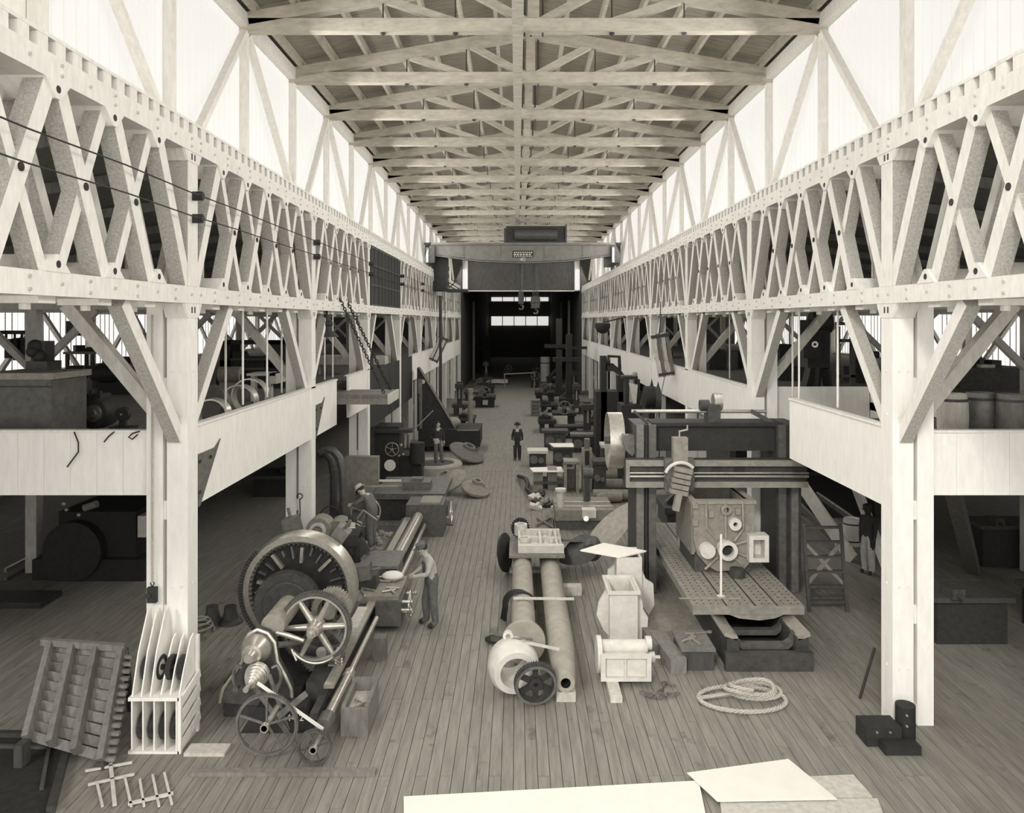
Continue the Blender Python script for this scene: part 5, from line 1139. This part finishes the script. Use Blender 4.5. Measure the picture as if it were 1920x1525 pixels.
# milling machine
Ym = 30.5
mk('milling_machine', 'dark upright milling machine with a large spoked handwheel near the ring casting', 'machine',
   ('column', 'black_iron', Rf(702,800,748,Ym,1.2)), ('arm', 'dark_iron', R(700,806,772,812,Ym-.2,.5)), ('hand_wheel', 'steel', handwheel(P(735,843,Ym-.3), V((0,-1,0)), .26, .018, 5)), ('base_block', 'black_iron', Rf(748,855,790,Ym+.2,1.2)),
   ('front_post', 'dark_iron', R(694,800,700,885,Ym-.2,.2).join(Rf(694,880,700,Ym-.2,.2))), ('spindle_head', 'black_iron', B().cyl(P(782,868,Ym), P(782,830,Ym), .3, n=16)), ('fittings', 'steel', B().ball(P(752,835,Ym-.1), .06).ball(P(756,852,Ym-.1), .05).ball(P(748,855,Ym-.1), .05).cyl(P(760,815,Ym-.1), P(760,840,Ym-.1), .05, n=8).cyl(P(768,815,Ym-.1), P(768,840,Ym-.1), .04, n=8)), ('long_lever', 'steel', B().cyl(P(774,808,Ym-.2), P(812,770,Ym-.2), .022, n=6)))
c = P(731,873,Ym-.45); one('white_disc', 'round white card fixed to the milling machine', 'disc', 'paper', B().lathe([(0,0),(0,.22),(.04,.22),(.04,0)], c, EY, 22).cyl(c+EY*.03, c+EY*.46, .03, n=6))
one('bucket', 'small grey bucket beside the milling machine', 'bucket', 'casting', B().lathe([(0,0),(0,.16),(.32,.2),(.32,.17),(.05,.14),(.05,0)], FL(714,903), EZ, 16))
# black triangular frame
Yk = 38.3
mk('standing_press', 'towering black triangular machine frame rising past the left gallery', 'machine',
   ('side_plate', 'black_iron', poly([(782,808),(782,690),(786,690),(857,808)], Yk, .5)), ('base_slab', 'black_iron', R(784,806,900,838,Yk-.6,2.4)), ('feet', 'black_iron', Rf(868,836,876,Yk-.4,2).join(Rf(800,836,812,Yk-.4,2))),
   ('edge_strip', 'casting', B().bar(P(785,688,Yk-.03), P(857,808,Yk-.03), .06, .1, EY).bar(P(857,807,Yk-.62), P(898,807,Yk-.62), .05, .05)), ('upright_bar', 'mid_timber', R(786,712,791,808,Yk-.3,.15)), ('port', 'pale_casting', B().cyl(P(793,716,Yk-.05), P(793,716,Yk), .11, n=14)), ('card', 'mid_timber', R(784,711,790,738,Yk-.35,.04)))
one('round_casting', 'pale domed casting lying on the black slab', 'casting', 'casting', B().ball(P(850,796,Yk+.3)+V((0,0,.1)), .38, 1, .8, .7))
# ================================================================ PEOPLE
def person(label, at, face, pose, mats, hat=None, hscale=1.0, hatmat='cloth_dark', bib=None):
    """one continuous skinned body; face is the heading in degrees (0 = towards +Y)"""
    J = dict(pel=(0,0,.94), belly=(0,.0,1.08), chest=(0,0,1.28), neck=(0,0,1.46), head0=(0,.02,1.56), head1=(0,.03,1.66),
             shL=(-.17,0,1.40), shR=(.17,0,1.40), elL=(-.23,-.02,1.13), elR=(.23,-.02,1.13), wrL=(-.24,.07,.90), wrR=(.24,.07,.90), haL=(-.24,.09,.82), haR=(.24,.09,.82),
             hiL=(-.09,0,.90), hiR=(.09,0,.90), knL=(-.10,.03,.50), knR=(.10,.03,.50), anL=(-.10,-.02,.09), anR=(.10,-.02,.09), toL=(-.12,.15,.04), toR=(.12,.15,.04))
    pose = dict(pose); look = pose.pop('look', (0,1,0)); J.update(pose); J = {k: V(v)*hscale for k, v in J.items()}
    Rr = dict(pel=(.175,.135), belly=(.165,.125), chest=(.18,.13), neck=(.058,.06), head0=(.07,.085), head1=(.078,.095), shL=(.085,.08), shR=(.085,.08), elL=(.062,.062), elR=(.062,.062), wrL=(.036,.036), wrR=(.036,.036), haL=(.042,.022), haR=(.042,.022),
              hiL=(.12,.12), hiR=(.12,.12), knL=(.09,.095), knR=(.09,.095), anL=(.078,.082), anR=(.078,.082), toL=(.045,.035), toR=(.045,.035))
    E = [('pel','belly'),('belly','chest'),('chest','neck'),('neck','head0'),('head0','head1'),('chest','shL'),('chest','shR'),('shL','elL'),('elL','wrL'),('wrL','haL'),('shR','elR'),('elR','wrR'),('wrR','haR'),('pel','hiL'),('pel','hiR'),('hiL','knL'),('knL','anL'),('anL','toL'),('hiR','knR'),('knR','anR'),('anR','toR')]
    ks = list(J); ix = {k: i for i, k in enumerate(ks)}
    me = bpy.data.meshes.new('skeleton'); me.from_pydata([J[k] for k in ks], [(ix[a], ix[b]) for a, b in E], [])
    ob = bpy.data.objects.new('skeleton', me); COL.objects.link(ob)
    ob.modifiers.new('Skin', 'SKIN')
    if not me.skin_vertices: 
        bpy.context.view_layer.objects.active = ob
    for i, k in enumerate(ks):
        sv = me.skin_vertices[0].data[i]; sv.radius = tuple(r*hscale for r in Rr[k]); sv.use_root = (k == 'pel')
    ss = ob.modifiers.new('Sub', 'SUBSURF'); ss.levels = 2; ss.render_levels = 2
    dg = bpy.context.evaluated_depsgraph_get(); bm_ = bpy.data.meshes.new_from_object(ob.evaluated_get(dg)); bpy.data.objects.remove(ob)
    body = B(); body.v = [v.co.copy() for v in bm_.vertices]; body.f = [list(p.vertices) for p in bm_.polygons]; body.sm = [True]*len(body.f)
    # fingers and thumb, nose, ears, jaw grow out of the same surface
    for s, e, h in (('L','wrL','haL'),('R','wrR','haR')):
        a, b = J[e], J[h]; d = (b-a).normalized(); sx = -1 if s == 'L' else 1
        side = d.cross(V((sx,0,0))); side = V((0,1,0)) if side.length < .2 else side.normalized(); nrm = d.cross(side).normalized()
        for q in range(4):
            o = b+side*(.027-.018*q)*hscale; L = (.075,.085,.08,.062)[q]*hscale
            body.tube([o, o+d*L*.5+nrm*.004, o+d*L*.85+nrm*.022*(1), o+d*L+nrm*.036], [.0095*hscale,.0092*hscale,.0085*hscale,.006*hscale], 6)
        o = a+(b-a)*.45+side*.03*hscale; body.tube([o, o+side*.025+d*.03, o+side*.03+d*.07], [.012*hscale,.011*hscale,.008*hscale], 6)
    hc = (J['head0']+J['head1'])/2; up = (J['head1']-J['neck']).normalized(); lk = V(look).normalized(); lk = (lk-up*lk.dot(up)).normalized(); rt = lk.cross(up)
    s_ = hscale
    body.ball(hc+up*.02*s_, .098*s_, .80, 1.0, 1.18, 16, 12, Matrix((rt, lk, up)).transposed())
    body.tube([hc+lk*.088*s_+up*.035*s_, hc+lk*.112*s_+up*.0*s_, hc+lk*.092*s_-up*.008*s_], [.008*s_,.014*s_,.012*s_], 6)
    for q in (-1, 1): body.ball(hc+rt*q*.08*s_+up*.005*s_, .026*s_, .35, .7, 1.1, 8, 6, Matrix((rt, lk, up)).transposed())
    body.ball(hc+lk*.06*s_-up*.075*s_, .04*s_, 1.1, .9, .7, 8, 6, Matrix((rt, lk, up)).transposed())
    Mx = Matrix.Translation(V(at)) @ Matrix.Rotation(math.radians(face), 4, 'Z')
    body.v = [Mx @ v for v in body.v]
    Jw = {k: Mx @ v for k, v in J.items()}
    ob = body.build('person', mats['top'], None, loc=V(at)); ob.name = 'person'
    tag(ob, label, 'person')
    me = ob.data; me.materials.clear()
    for k in ('skin', 'top', 'legs', 'shoe'): me.materials.append(M[mats[k]])
    reg = [('head0',0),('head1',0),('neck',0 if not mats.get('collar') else 1),('haL',0),('haR',0),('wrL',0),('wrR',0),('shL',1),('shR',1),('elL',1),('elR',1),('chest',1),('belly',mats.get('belly',1)),('pel',2),('hiL',2),('hiR',2),('knL',2),('knR',2),('anL',2),('anR',2),('toL',3),('toR',3)]
    loc = V(at); pts = [(Jw[k]-loc, m) for k, m in reg]
    ext = []
    for a, b, m in (('shL','elL',1),('elL','wrL',1),('shR','elR',1),('elR','wrR',1),('hiL','knL',2),('knL','anL',2),('hiR','knR',2),('knR','anR',2),('chest','belly',1),('pel','belly',mats.get('belly',1)),('haL','wrL',0),('haR','wrR',0)):
        for q in (.25,.5,.75): ext.append(((Jw[a]-loc).lerp(Jw[b]-loc, q), m))
    for k, o, L in (('haL','wrL',.07),('haR','wrR',.07)): ext.append((Jw[k]-loc+(Jw[k]-Jw[o]).normalized()*L*s_, 0))
    pts += ext
    for p in me.polygons:
        c = p.center; best = min(pts, key=lambda t: (t[0]-c).length_squared); p.material_index = best[1]
    R3 = Mx.to_3x3(); hcw = Mx @ hc; up, lk, rt = R3 @ up, R3 @ lk, R3 @ rt; RM = Matrix((rt, lk, up)).transposed()
    ey = B()
    for q in (-1, 1): ey.ball(hcw+lk*.086*s_+rt*q*.033*s_+up*.025*s_, .0105*s_, 1.3, .6, .8, 8, 5, RM)
    ey.ball(hcw+lk*.089*s_-up*.045*s_, .02*s_, 1.2, .3, .22, 8, 5, RM)
    for q in (-1, 1): ey.ball(hcw+lk*.09*s_+rt*q*.033*s_+up*.045*s_, .018*s_, 1.2, .35, .25, 8, 5, RM)
    ey.build('face_features', 'hair', ob)
    hb = B().ball(hcw-lk*.018*s_+up*.05*s_, .104*s_, .84, .98, 1.0, 14, 10, RM); hb.v = [v for v in hb.v]
    hb.build('hair', 'hair', ob)
    if hat == 'cap':
        B().lathe([(-.02,.098*s_),(.03,.108*s_),(.075,.105*s_),(.09,.08*s_),(.095,0)], hcw+up*.065*s_, up, 18).ball(hcw+lk*.12*s_+up*.065*s_, .07*s_, .95, .9, .16, 12, 6, RM).build('cap', hatmat, ob)
    elif hat == 'hat':
        B().lathe([(0,.11*s_),(0,.17*s_),(.012,.17*s_),(.015,.112*s_),(.09,.105*s_),(.11,.06*s_),(.1,0)], hcw+up*.07*s_, up, 20).build('hat', hatmat, ob)
    if bib:
        c, b2 = Jw['chest'], Jw['belly']; f = R3 @ V((0,1,0))
        t = B().cbox((c*.45+b2*.55)+f*.125*s_, .21*s_, .03, .30*s_, math.radians(face), -.0)
        for q in (-1, 1):
            sh = c+R3 @ V((q*.085*s_, 0, .13*s_)); t.bar(c+f*.135*s_+R3 @ V((q*.085*s_,0,-.02)), sh+f*.05, .035, .012, f); t.bar(sh+f*.05, sh-f*.08, .035, .02, EZ); t.bar(sh-f*.08, b2-f*.13, .035, .012, f)
        t.build('overalls_bib', bib, ob)
    return ob
ov = dict(skin='skin', top='cloth_light', legs='cloth_blue', shoe='cloth_dark', belly=2)
# machinist in bib overalls at the lathe carriage
person('machinist in cap and bib overalls standing at the lathe carriage', (-1.80,16.25,0), 112,
       dict(chest=(0,.07,1.27), neck=(0,.13,1.44), head0=(0,.17,1.53), head1=(0,.21,1.62), shL=(-.17,.08,1.38), shR=(.17,.08,1.38), elL=(-.22,.14,1.12), elR=(.22,.14,1.12), wrL=(-.12,.36,1.08), wrR=(.10,.36,1.06), haL=(-.08,.43,1.07), haR=(.06,.43,1.05), look=(.2,1,-.35), anL=(-.13,-.05,.09), toL=(-.16,.13,.04), anR=(.14,.06,.09), toR=(.18,.23,.04), knL=(-.12,.0,.5), knR=(.12,.1,.5)), ov, 'cap', 1.03, 'cloth_blue', 'cloth_blue')
# workman bending over the boring machine
person('workman in dark overalls and brimmed hat bending over the boring machine', (-3.78,20.1,.5), 75,
       dict(chest=(0,.12,1.22), neck=(0,.22,1.37), head0=(0,.28,1.44), head1=(0,.34,1.52), shL=(-.17,.14,1.34), shR=(.17,.14,1.34), elL=(-.2,.34,1.16), elR=(.2,.34,1.16), wrL=(-.12,.52,1.1), wrR=(.12,.52,1.1), haL=(-.1,.6,1.08), haR=(.1,.6,1.08), look=(0,1,-.5)), dict(skin='skin', top='cloth_blue', legs='cloth_blue', shoe='cloth_dark'), 'hat', 1.0, 'cloth_light')
person('workman in a dark cap stooping behind the faceplate', (-3.85,18.0,.32), 10,
       dict(pel=(0,-.1,.90), chest=(0,.14,1.08), belly=(0,.02,1.0), neck=(0,.28,1.18), head0=(0,.34,1.24), head1=(0,.39,1.32), shL=(-.17,.2,1.16), shR=(.17,.2,1.16), elL=(-.24,.3,.94), elR=(.24,.3,.94), wrL=(-.14,.5,.9), wrR=(.14,.5,.9), haL=(-.12,.57,.88), haR=(.12,.57,.88), look=(-.8,.6,-.2)), dict(skin='skin', top='cloth_dark', legs='cloth_dark', shoe='cloth_dark'), 'cap')
person('man in dark jacket standing with hand on hip on the ring casting', (-3.32,32.4,.45), 195,
       dict(elR=(.36,-.06,1.15), wrR=(.18,.05,.98), haR=(.13,.08,.96), anL=(-.16,0,.09), toL=(-.2,.16,.04), knL=(-.13,.03,.5)), dict(skin='skin', top='cloth_dark', legs='cloth_blue', shoe='cloth_dark'), None, .99)
person('man in a dark suit standing alone in the middle of the aisle', (FL(970,863).x, FL(970,863).y, 0), 178,
       dict(look=(.15,1,0)), dict(skin='skin', top='cloth_dark', legs='cloth_dark', shoe='cloth_dark'), 'hat', .98)
c = FL(1628,1076); person('man in a long dark coat and pale trousers standing under the right gallery', (c.x, c.y, 0), 120,
       dict(elL=(-.2,0,1.13), elR=(.2,0,1.13), wrL=(-.2,.04,.92), wrR=(.2,.04,.92), haL=(-.2,.05,.84), haR=(.2,.05,.84)), dict(skin='cloth_dark', top='cloth_dark', legs='cloth_light', shoe='cloth_dark'), 'cap', 1.0)
c = P(811, 800, 40.5); person('man in a brimmed hat and pale shirt beyond the black press frame', (c.x+.05, 42.5, 0), 200, {}, dict(skin='skin', top='cloth_light', legs='cloth_dark', shoe='cloth_dark'), 'hat', 1.0)
# ================================================================ MIDDLE DISTANCE, RIGHT OF THE AISLE
# small planing table with tool column
mk('shaping_machine', 'low ribbed planing bed with a vertical tool column beyond the propeller', 'machine',
   ('bed', 'casting', B().box(1.16,2.95,23.6,25.4,.3,.62)), ('base', 'iron', B().box(1.2,2.9,23.7,25.2,0,.3)),
   ('ways', 'steel', B().box(1.16,2.95,23.95,24.05,.62,.66).box(1.16,2.95,24.5,24.6,.62,.66)), ('saddle', 'pale_casting', R(1092,957,1118,972,23.5,.4)), ('dial', 'bright_steel', B().cyl(P(1099,973,23.45), P(1099,973,23.5), .08, n=14)))
c0 = P(1101,948,24.6)
mk('slotting_column', 'slim upright tool column with a blunt T-shaped top on the planing bed', 'machine', ('foot_slab', 'casting', R(1074,948,1127,956,24.4,.6)), ('column', 'iron', R(1095,896,1107,948,24.6,.25)), ('ram', 'dark_iron', R(1098,896,1104,946,24.55,.06)), ('knuckle', 'iron', B().cyl(P(1093,888,24.7), P(1112,888,24.7), .17, n=16)))
mk('slotting_column', 'second upright slotted tool column further back', 'machine', ('column', 'casting', Rf(1092,842,1110,29,.4)), ('slot', 'black_iron', R(1097,846,1105,872,28.95,.06)), ('cap_piece', 'iron', R(1096,824,1106,842,29,.3)))
c = FL(1051, 957); mk('bollard_casting', 'pale cylindrical casting standing at the left end of the planing bed', 'casting', ('barrel', 'pale_casting', B().lathe([(.62,0),(.62,.11),(.9,.12),(1.1,.12),(1.12,.17),(1.2,.17),(1.2,0)], (P(1051,930,24).x,24,0), EZ, 18)))
# castings with white sheet
mk('ribbed_casting', 'row of pale box castings under a white sheet', 'casting', ('box', 'casting', Rf(1001,884,1018,29.4,.8)), ('box', 'casting', Rf(1027,882,1045,29.4,.9)), ('tie_slab', 'mid_timber', B().box(P(1001,900,29.8).x, P(1060,900,29.8).x, 29.6, 30.1, .1, .35)), ('cross_bar', 'iron', R(1001,903,1058,908,29.35,.3)))
one('paper_sheet', 'white sheet lying on the row of box castings', 'sheet', 'paper', B().prism([(p.x,p.y) for p in (P(993,873,30.0), P(999,879,29.2), P(1057,879,29.2), P(1052,872,30.2))], (0,0,P(1000,884,29.4).z), EX, EY, EZ, .03))
mk('open_box_casting', 'pale open-fronted box casting right of the white sheet', 'casting', ('shell', 'casting', Rf(1058,870,1063,28.8,.8).join(Rf(1080,870,1086,28.8,.8)).join(R(1058,866,1086,871,28.8,.8)).join(Rf(1063,880,1080,29.5,.1))))
for i, (x0,y0,x1,Y,mt,lab) in enumerate(((989,846,1028,33.6,'pale_casting','pale-topped low casting nearest the man in the suit'),(1034,838,1078,33.8,'dark_iron','dark flared base under a white board'),(1016,808,1066,38,'dark_iron','dark stack of flat castings behind the white board'),(1070,815,1118,37.5,'iron','long dark beam casting behind the flywheel'),(1112,866,1140,28.5,'dark_iron','dark tray casting below the flywheel'),(1128,835,1142,31,'pale_casting','small pale bearing block left of the flywheel'),(1040,800,1100,42,'black_iron','black machine bed far along the right row'))):
    p, q = P(x0,y0,Y), P(x1,y0,Y); w = q.x-p.x
    mk('machine_part', lab, 'casting', ('slab', mt if i != 1 else 'iron', B().box(p.x, q.x, Y, Y+.9, p.z-.12, p.z)), ('pedestal', 'dark_iron', B().box(p.x+w*.1, q.x-w*.1, Y+.1, Y+.8, 0, p.z-.12)), ('lug', 'iron', B().cyl((p.x+w*.3, Y-.06, p.z*.5), (p.x+w*.3, Y+.1, p.z*.5), min(.22,w*.2), n=16).cyl((p.x+w*.65, Y-.04, p.z*.45), (p.x+w*.65, Y+.1, p.z*.45), min(.15,w*.14), n=14)))
one('paper_sheet', 'white board tilted on the dark flared base', 'sheet', 'paper', B().prism([(p.x,p.y) for p in (P(1030,828,34.6), P(1038,836,33.6), P(1076,835,33.6), P(1074,827,34.6))], (0,0,P(1034,838,33.8).z+.005), EX, EY, EZ, .03))
one('paper_sheet', 'pale square notice standing among the dark machines', 'sheet', 'pale_timber', Rf(1038,780,1064,45,.06))
one('lift_bracket', 'dark curly bracket casting lying at the aisle edge', 'bracket', 'dark_iron', B().tube([FL(972,893,.1), FL(985,897,.3), FL(990,908,.25), FL(988,918,.1), FL(998,926,.2), FL(1003,936,.08)], .08, 7))
pg = B(); r_ = random.Random(11)
for i in range(13):
    x, y = r_.uniform(1000,1046), r_.uniform(930,962); c = FL(x, y); s_ = r_.uniform(.18,.4)
    lab = 'rough %s scrap piece in the heap near the bollard casting, %s' % (['pale','dark'][i % 2], ['at the left edge','upper left','beside the bollard','lower middle','on the near side','at the back','toward the bracket','flat one','upended one','thin one','broad one','topmost','half buried'][i])
    one('scrap_casting', lab, 'scrap', ('casting','dark_iron','pale_casting','dark_iron')[i % 4], B().cbox((c.x, c.y, s_*.3), s_*1.3, s_*.7, s_*.35, r_.random()*3, r_.uniform(-.3,.3), r_.uniform(-.35,.35)).cyl((c.x, c.y-.1, s_*.35), (c.x+.1, c.y+.2, s_*.5), s_*.2, n=10), 'scrap castings near the bollard')
c = FL(972, 985); mk('spoked_roller', 'small dark gear with a shaft lying behind the white bracket casting', 'gear', ('gear', 'dark_iron', B().gear((c.x+.05,22.8,.3), V((.5,-1,.2)), .26, .1, 22, .25, .12, .3, 4, .2)), ('shaft', 'steel', B().cyl((c.x+.05,22.8,.3), (c.x+.5,22.1,.26), .035, n=8)))
one('frame_scrap', 'small pale skeleton casting beside the dark gear', 'scrap', 'casting', B().tube([FL(1005,985,.06), FL(1035,972,.06), FL(1038,990,.06), FL(1008,972,.06)], .04, 6))
for i, (y, x0, x1, lab) in enumerate(((893,1108,1180,'farthest of three long rough shafts on the floor left of the planer'),(910,1108,1180,'middle one of three long rough shafts left of the planer'),(931,1112,1185,'nearest of three long rough shafts left of the planer'))):
    a, b = FL(x0,y+8,.0), FL(x1,y+8,.0); one('long_shaft', lab, 'shaft', 'casting', B().cyl((a.x,a.y,.2), (b.x+1.2,b.y,.2), .2, n=14), 'long shafts on the floor')
one('nose_casting', 'grey bullet-shaped casting between the long shafts', 'casting', 'casting', B().lathe([(0,0),(.05,.1),(.25,.19),(.6,.22),(1.0,.2),(1.0,0)], FL(1128,926,.0)+V((-.9,0,.23)), V((1,0,0)), 18) if False else B().lathe([(0,0),(.05,.1),(.25,.17),(.6,.19),(.9,.17),(.9,0)], V((FL(1112,930).x, 27.2, .2)), V((1,.05,0)), 18))
# shelves of pallets
for k in range(5): one('stacked_tray', '%s pale-edged tray from the bottom of the dark stack' % ORD[k].replace('nearest','first'), 'tray', 'mid_timber', B().box(P(995,770,52).x, P(1013,770,52).x, 52, 52.9, .03+.24*k, .12+.24*k).box(P(997,770,52).x, P(1011,770,52).x, 52.1, 52.8, (.12+.24*(k-1)) if k else 0, .03+.24*k), 'trays in the dark stack')
# slotting machine silhouettes at the right row
Ys = 36
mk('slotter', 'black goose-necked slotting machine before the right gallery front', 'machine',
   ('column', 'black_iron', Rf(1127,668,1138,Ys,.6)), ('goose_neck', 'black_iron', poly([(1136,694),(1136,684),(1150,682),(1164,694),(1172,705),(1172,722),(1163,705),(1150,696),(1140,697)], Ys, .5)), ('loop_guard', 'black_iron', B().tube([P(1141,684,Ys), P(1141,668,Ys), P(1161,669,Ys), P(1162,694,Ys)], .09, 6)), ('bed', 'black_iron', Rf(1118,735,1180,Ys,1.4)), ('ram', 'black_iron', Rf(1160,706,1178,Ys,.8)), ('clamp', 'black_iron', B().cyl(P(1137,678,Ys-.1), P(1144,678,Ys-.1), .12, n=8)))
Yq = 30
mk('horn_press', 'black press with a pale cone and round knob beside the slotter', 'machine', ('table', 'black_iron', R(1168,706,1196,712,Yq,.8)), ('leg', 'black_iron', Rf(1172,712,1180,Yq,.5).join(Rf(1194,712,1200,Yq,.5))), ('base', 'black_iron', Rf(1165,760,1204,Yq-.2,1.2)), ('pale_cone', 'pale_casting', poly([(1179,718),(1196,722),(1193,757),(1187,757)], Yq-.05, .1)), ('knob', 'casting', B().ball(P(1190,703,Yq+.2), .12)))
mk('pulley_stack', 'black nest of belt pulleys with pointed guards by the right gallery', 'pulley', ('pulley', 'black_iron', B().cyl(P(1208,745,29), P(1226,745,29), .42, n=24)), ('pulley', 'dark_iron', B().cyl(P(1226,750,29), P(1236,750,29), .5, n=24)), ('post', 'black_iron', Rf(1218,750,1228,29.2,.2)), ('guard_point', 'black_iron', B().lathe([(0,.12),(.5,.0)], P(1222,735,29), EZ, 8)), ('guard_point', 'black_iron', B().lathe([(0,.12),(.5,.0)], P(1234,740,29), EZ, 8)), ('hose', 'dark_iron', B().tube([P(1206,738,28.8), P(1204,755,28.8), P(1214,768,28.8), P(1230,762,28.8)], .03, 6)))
p, q = P(1186,756,33), P(1170,645,33); one('guy_rope', 'thin rope slanting down before the right gallery front', 'rope', 'dark_iron', B().cyl(V((P(1205,720,30).x,30,.0)), V((X(1,.0)-.03,30.4,4.7)), .015, n=5))
# rows of dark machines going back, both sides of the way
r_ = random.Random(21)
rows = [(1.2,44),(3.2,41),(2.2,48),(4.3,46),(1.6,54),(3.6,53),(1.4,61),(3.4,60),(2.4,66),(4.4,67),(1.2,74),(3.0,79),(-3.6,46.5),(-4.4,52),(-3.2,57),(-4.3,62),(-3.0,68),(-3.6,77),(-1.6,88),(1.6,90),(4,27.5),(4.6,31),(4.8,35),(4.5,23.6)]
for i, (x, y) in enumerate(rows):
    w, h, d_ = r_.uniform(.9,1.6), r_.uniform(.7,1.2), r_.uniform(1.2,2.2); sd = 'left' if x < 0 else 'right'; mt = ('black_iron','dark_iron')[i % 2]
    cyc = ['with a stepped pulley','with a tall column','with an open wheel','with a slanting arm'][i % 4]
    idx = [k for k, q in enumerate(sorted([r for r in rows if (r[0] < 0) == (x < 0)], key=lambda r: r[1])) if q == (x, y)][0]
    prs = [('bed', mt, B().box(x, x+w, y, y+d_, h*.5, h*.7)), ('pedestal', mt, B().box(x+.1, x+w*.35, y+.1, y+d_-.1, 0, h*.5)), ('pedestal', mt, B().box(x+w*.65, x+w-.1, y+.1, y+d_-.1, 0, h*.5))]
    if i % 4 == 0: prs.append(('step_pulley', 'iron', B().lathe([(0,0),(0,.12),(.12,.12),(.12,.18),(.24,.18),(.24,.25),(.36,.25),(.36,0)], (x+.2, y+.6, h*.7+.3), EX, 16))); prs.append(('headstock', mt, B().box(x+.05, x+.75, y+.4, y+.8, h*.7, h*.7+.2)))
    elif i % 4 == 1: prs.append(('column', mt, B().box(x+w*.3, x+w*.6, y+.4, y+.9, h*.7, h*.7+1.5).box(x+w*.2, x+w*.7, y-.1, y+.5, h*.7+1.1, h*.7+1.4))); prs.append(('spindle', 'steel', B().cyl((x+w*.45,y+.1,h*.7+.4), (x+w*.45,y+.1,h*.7+1.1), .06, n=8)))
    elif i % 4 == 2: prs.append(('wheel', 'iron', B().gear((x+w*.5, y-.05, h*.7+.35), EY, .42, .1, 30, .15, .03, .2, 6, .1))); prs.append(('bracket', mt, B().box(x+w*.42, x+w*.58, y+.05, y+.3, h*.7, h*.7+.4)))
    else: prs.append(('arm', mt, B().bar((x+.2,y+.5,h*.7), (x+w-.1,y+.6,h*.7+1.0), .2, .25).cyl((x+w-.15,y+.4,h*.7+.9), (x+w-.15,y+.8,h*.7+.9), .2, n=12))); prs.append(('tool_slide', 'casting', B().box(x+w*.5,x+w*.8,y,y+.5,h*.7,h*.7+.12)))
    mk('floor_machine', '%s dark machine %s in the %s row' % (['first','second','third','fourth','fifth','sixth','seventh','eighth','ninth','tenth','eleventh','twelfth','thirteenth','fourteenth','fifteenth','sixteenth','seventeenth','eighteenth'][idx], cyc, sd), 'machine', *prs, group='dark machines along the %s row' % sd)
# far end: pale drum, pale bench, beam across, dark posts
c = P(1022, 705, 82); mk('pale_drum', 'tall pale drum among the far dark machines', 'drum', ('shell', 'pale_casting', B().cyl((c.x,82,0), (c.x,82,2.6), .52, n=18)), ('band', 'dark_iron', B().pipe((c.x,82,1.9), (c.x,82,2.0), .54, .5, 18)))
mk('far_trestle', 'long pale-topped trestle across the far floor', 'bench', ('top', 'pale_timber', R(893,712,952,719,78,.9)), ('legs', 'dark_timber', Rf(895,719,899,78.1,.7).join(Rf(946,719,950,78.1,.7))))
one('far_bar', 'thin pale bar lying across the far machines', 'bar', 'casting', B().cyl(P(945,702,74), P(1003,699,74), .06, n=6).cyl(V((P(946,702,74).x,74,0)), P(946,702,74), .05, n=6).cyl(V((P(1002,699,74).x,74,0)), P(1002,699,74), .05, n=6))
for x, Y, lab in ((888,84,'pale pipe rising on the dark far wall, left side'),(1067,80,'pale streaked post on the dark far wall, right side'),(1052,90,'second pale post on the dark far wall, right side')):
    p = P(x, 620, Y); one('far_post', lab, 'post', 'casting', B().cyl((p.x,Y,0), (p.x,Y,8.5), .14, n=8))
for x, Y, h, w, lab in ((1043,66,6.6,.5,'tall black boring-mill column at the right of the far opening'),(1062,58,5.4,.45,'second tall black machine column at the far right'),(905,96,4.5,.9,'black furnace shape at the far left')):
    p = P(x, 700, Y); mk('far_column_machine', lab, 'machine', ('column', 'black_iron', B().box(p.x, p.x+w, Y, Y+.8, 0, h)), ('cross_arm', 'black_iron', B().box(p.x-1.0, p.x+w+.6, Y-.1, Y+.5, h*.62, h*.62+.3)), ('base', 'black_iron', B().box(p.x-.5, p.x+w+.5, Y-.5, Y+1.3, 0, .6)))
one('cross_beam', 'dark horizontal beam jutting from the far right gallery', 'beam', 'black_iron', B().box(P(1045,652,66).x, X(1,.05), 66, 66.3, P(1045,655,66).z, P(1045,650,66).z))

# ---- loose cable ends over the left gallery front, hanging hopper at the right gallery
for i, (pts, lab) in enumerate((([(139,810),(147,830),(147,848),(126,876)], 'thin dark cable end hanging over the left gallery front'), ([(214,810),(204,818),(195,829)], 'short dark cable end over the left gallery front'), ([(262,809),(248,813),(241,820),(248,824),(258,815)], 'small loop of cable at the left gallery edge beside the column'))):
    one('cable_end', lab, 'cable', 'black_iron', B().tube([P(x, y, 12.28) for x, y in pts], .012, 5), 'cable ends on the left gallery front')
c = P(1130, 612, 42); mk('hanging_hopper', 'dark funnel hopper hanging at the far right gallery', 'hopper', ('funnel', 'black_iron', B().lathe([(0,.1),(.1,.3),(.35,.42),(.55,.42),(.6,.3),(.6,0)], c-EZ*.4, EZ, 16)), ('hanger', 'black_iron', B().cyl(c+EZ*.2, V((X(1,.3), 42, 6.69)), .04, n=6)))
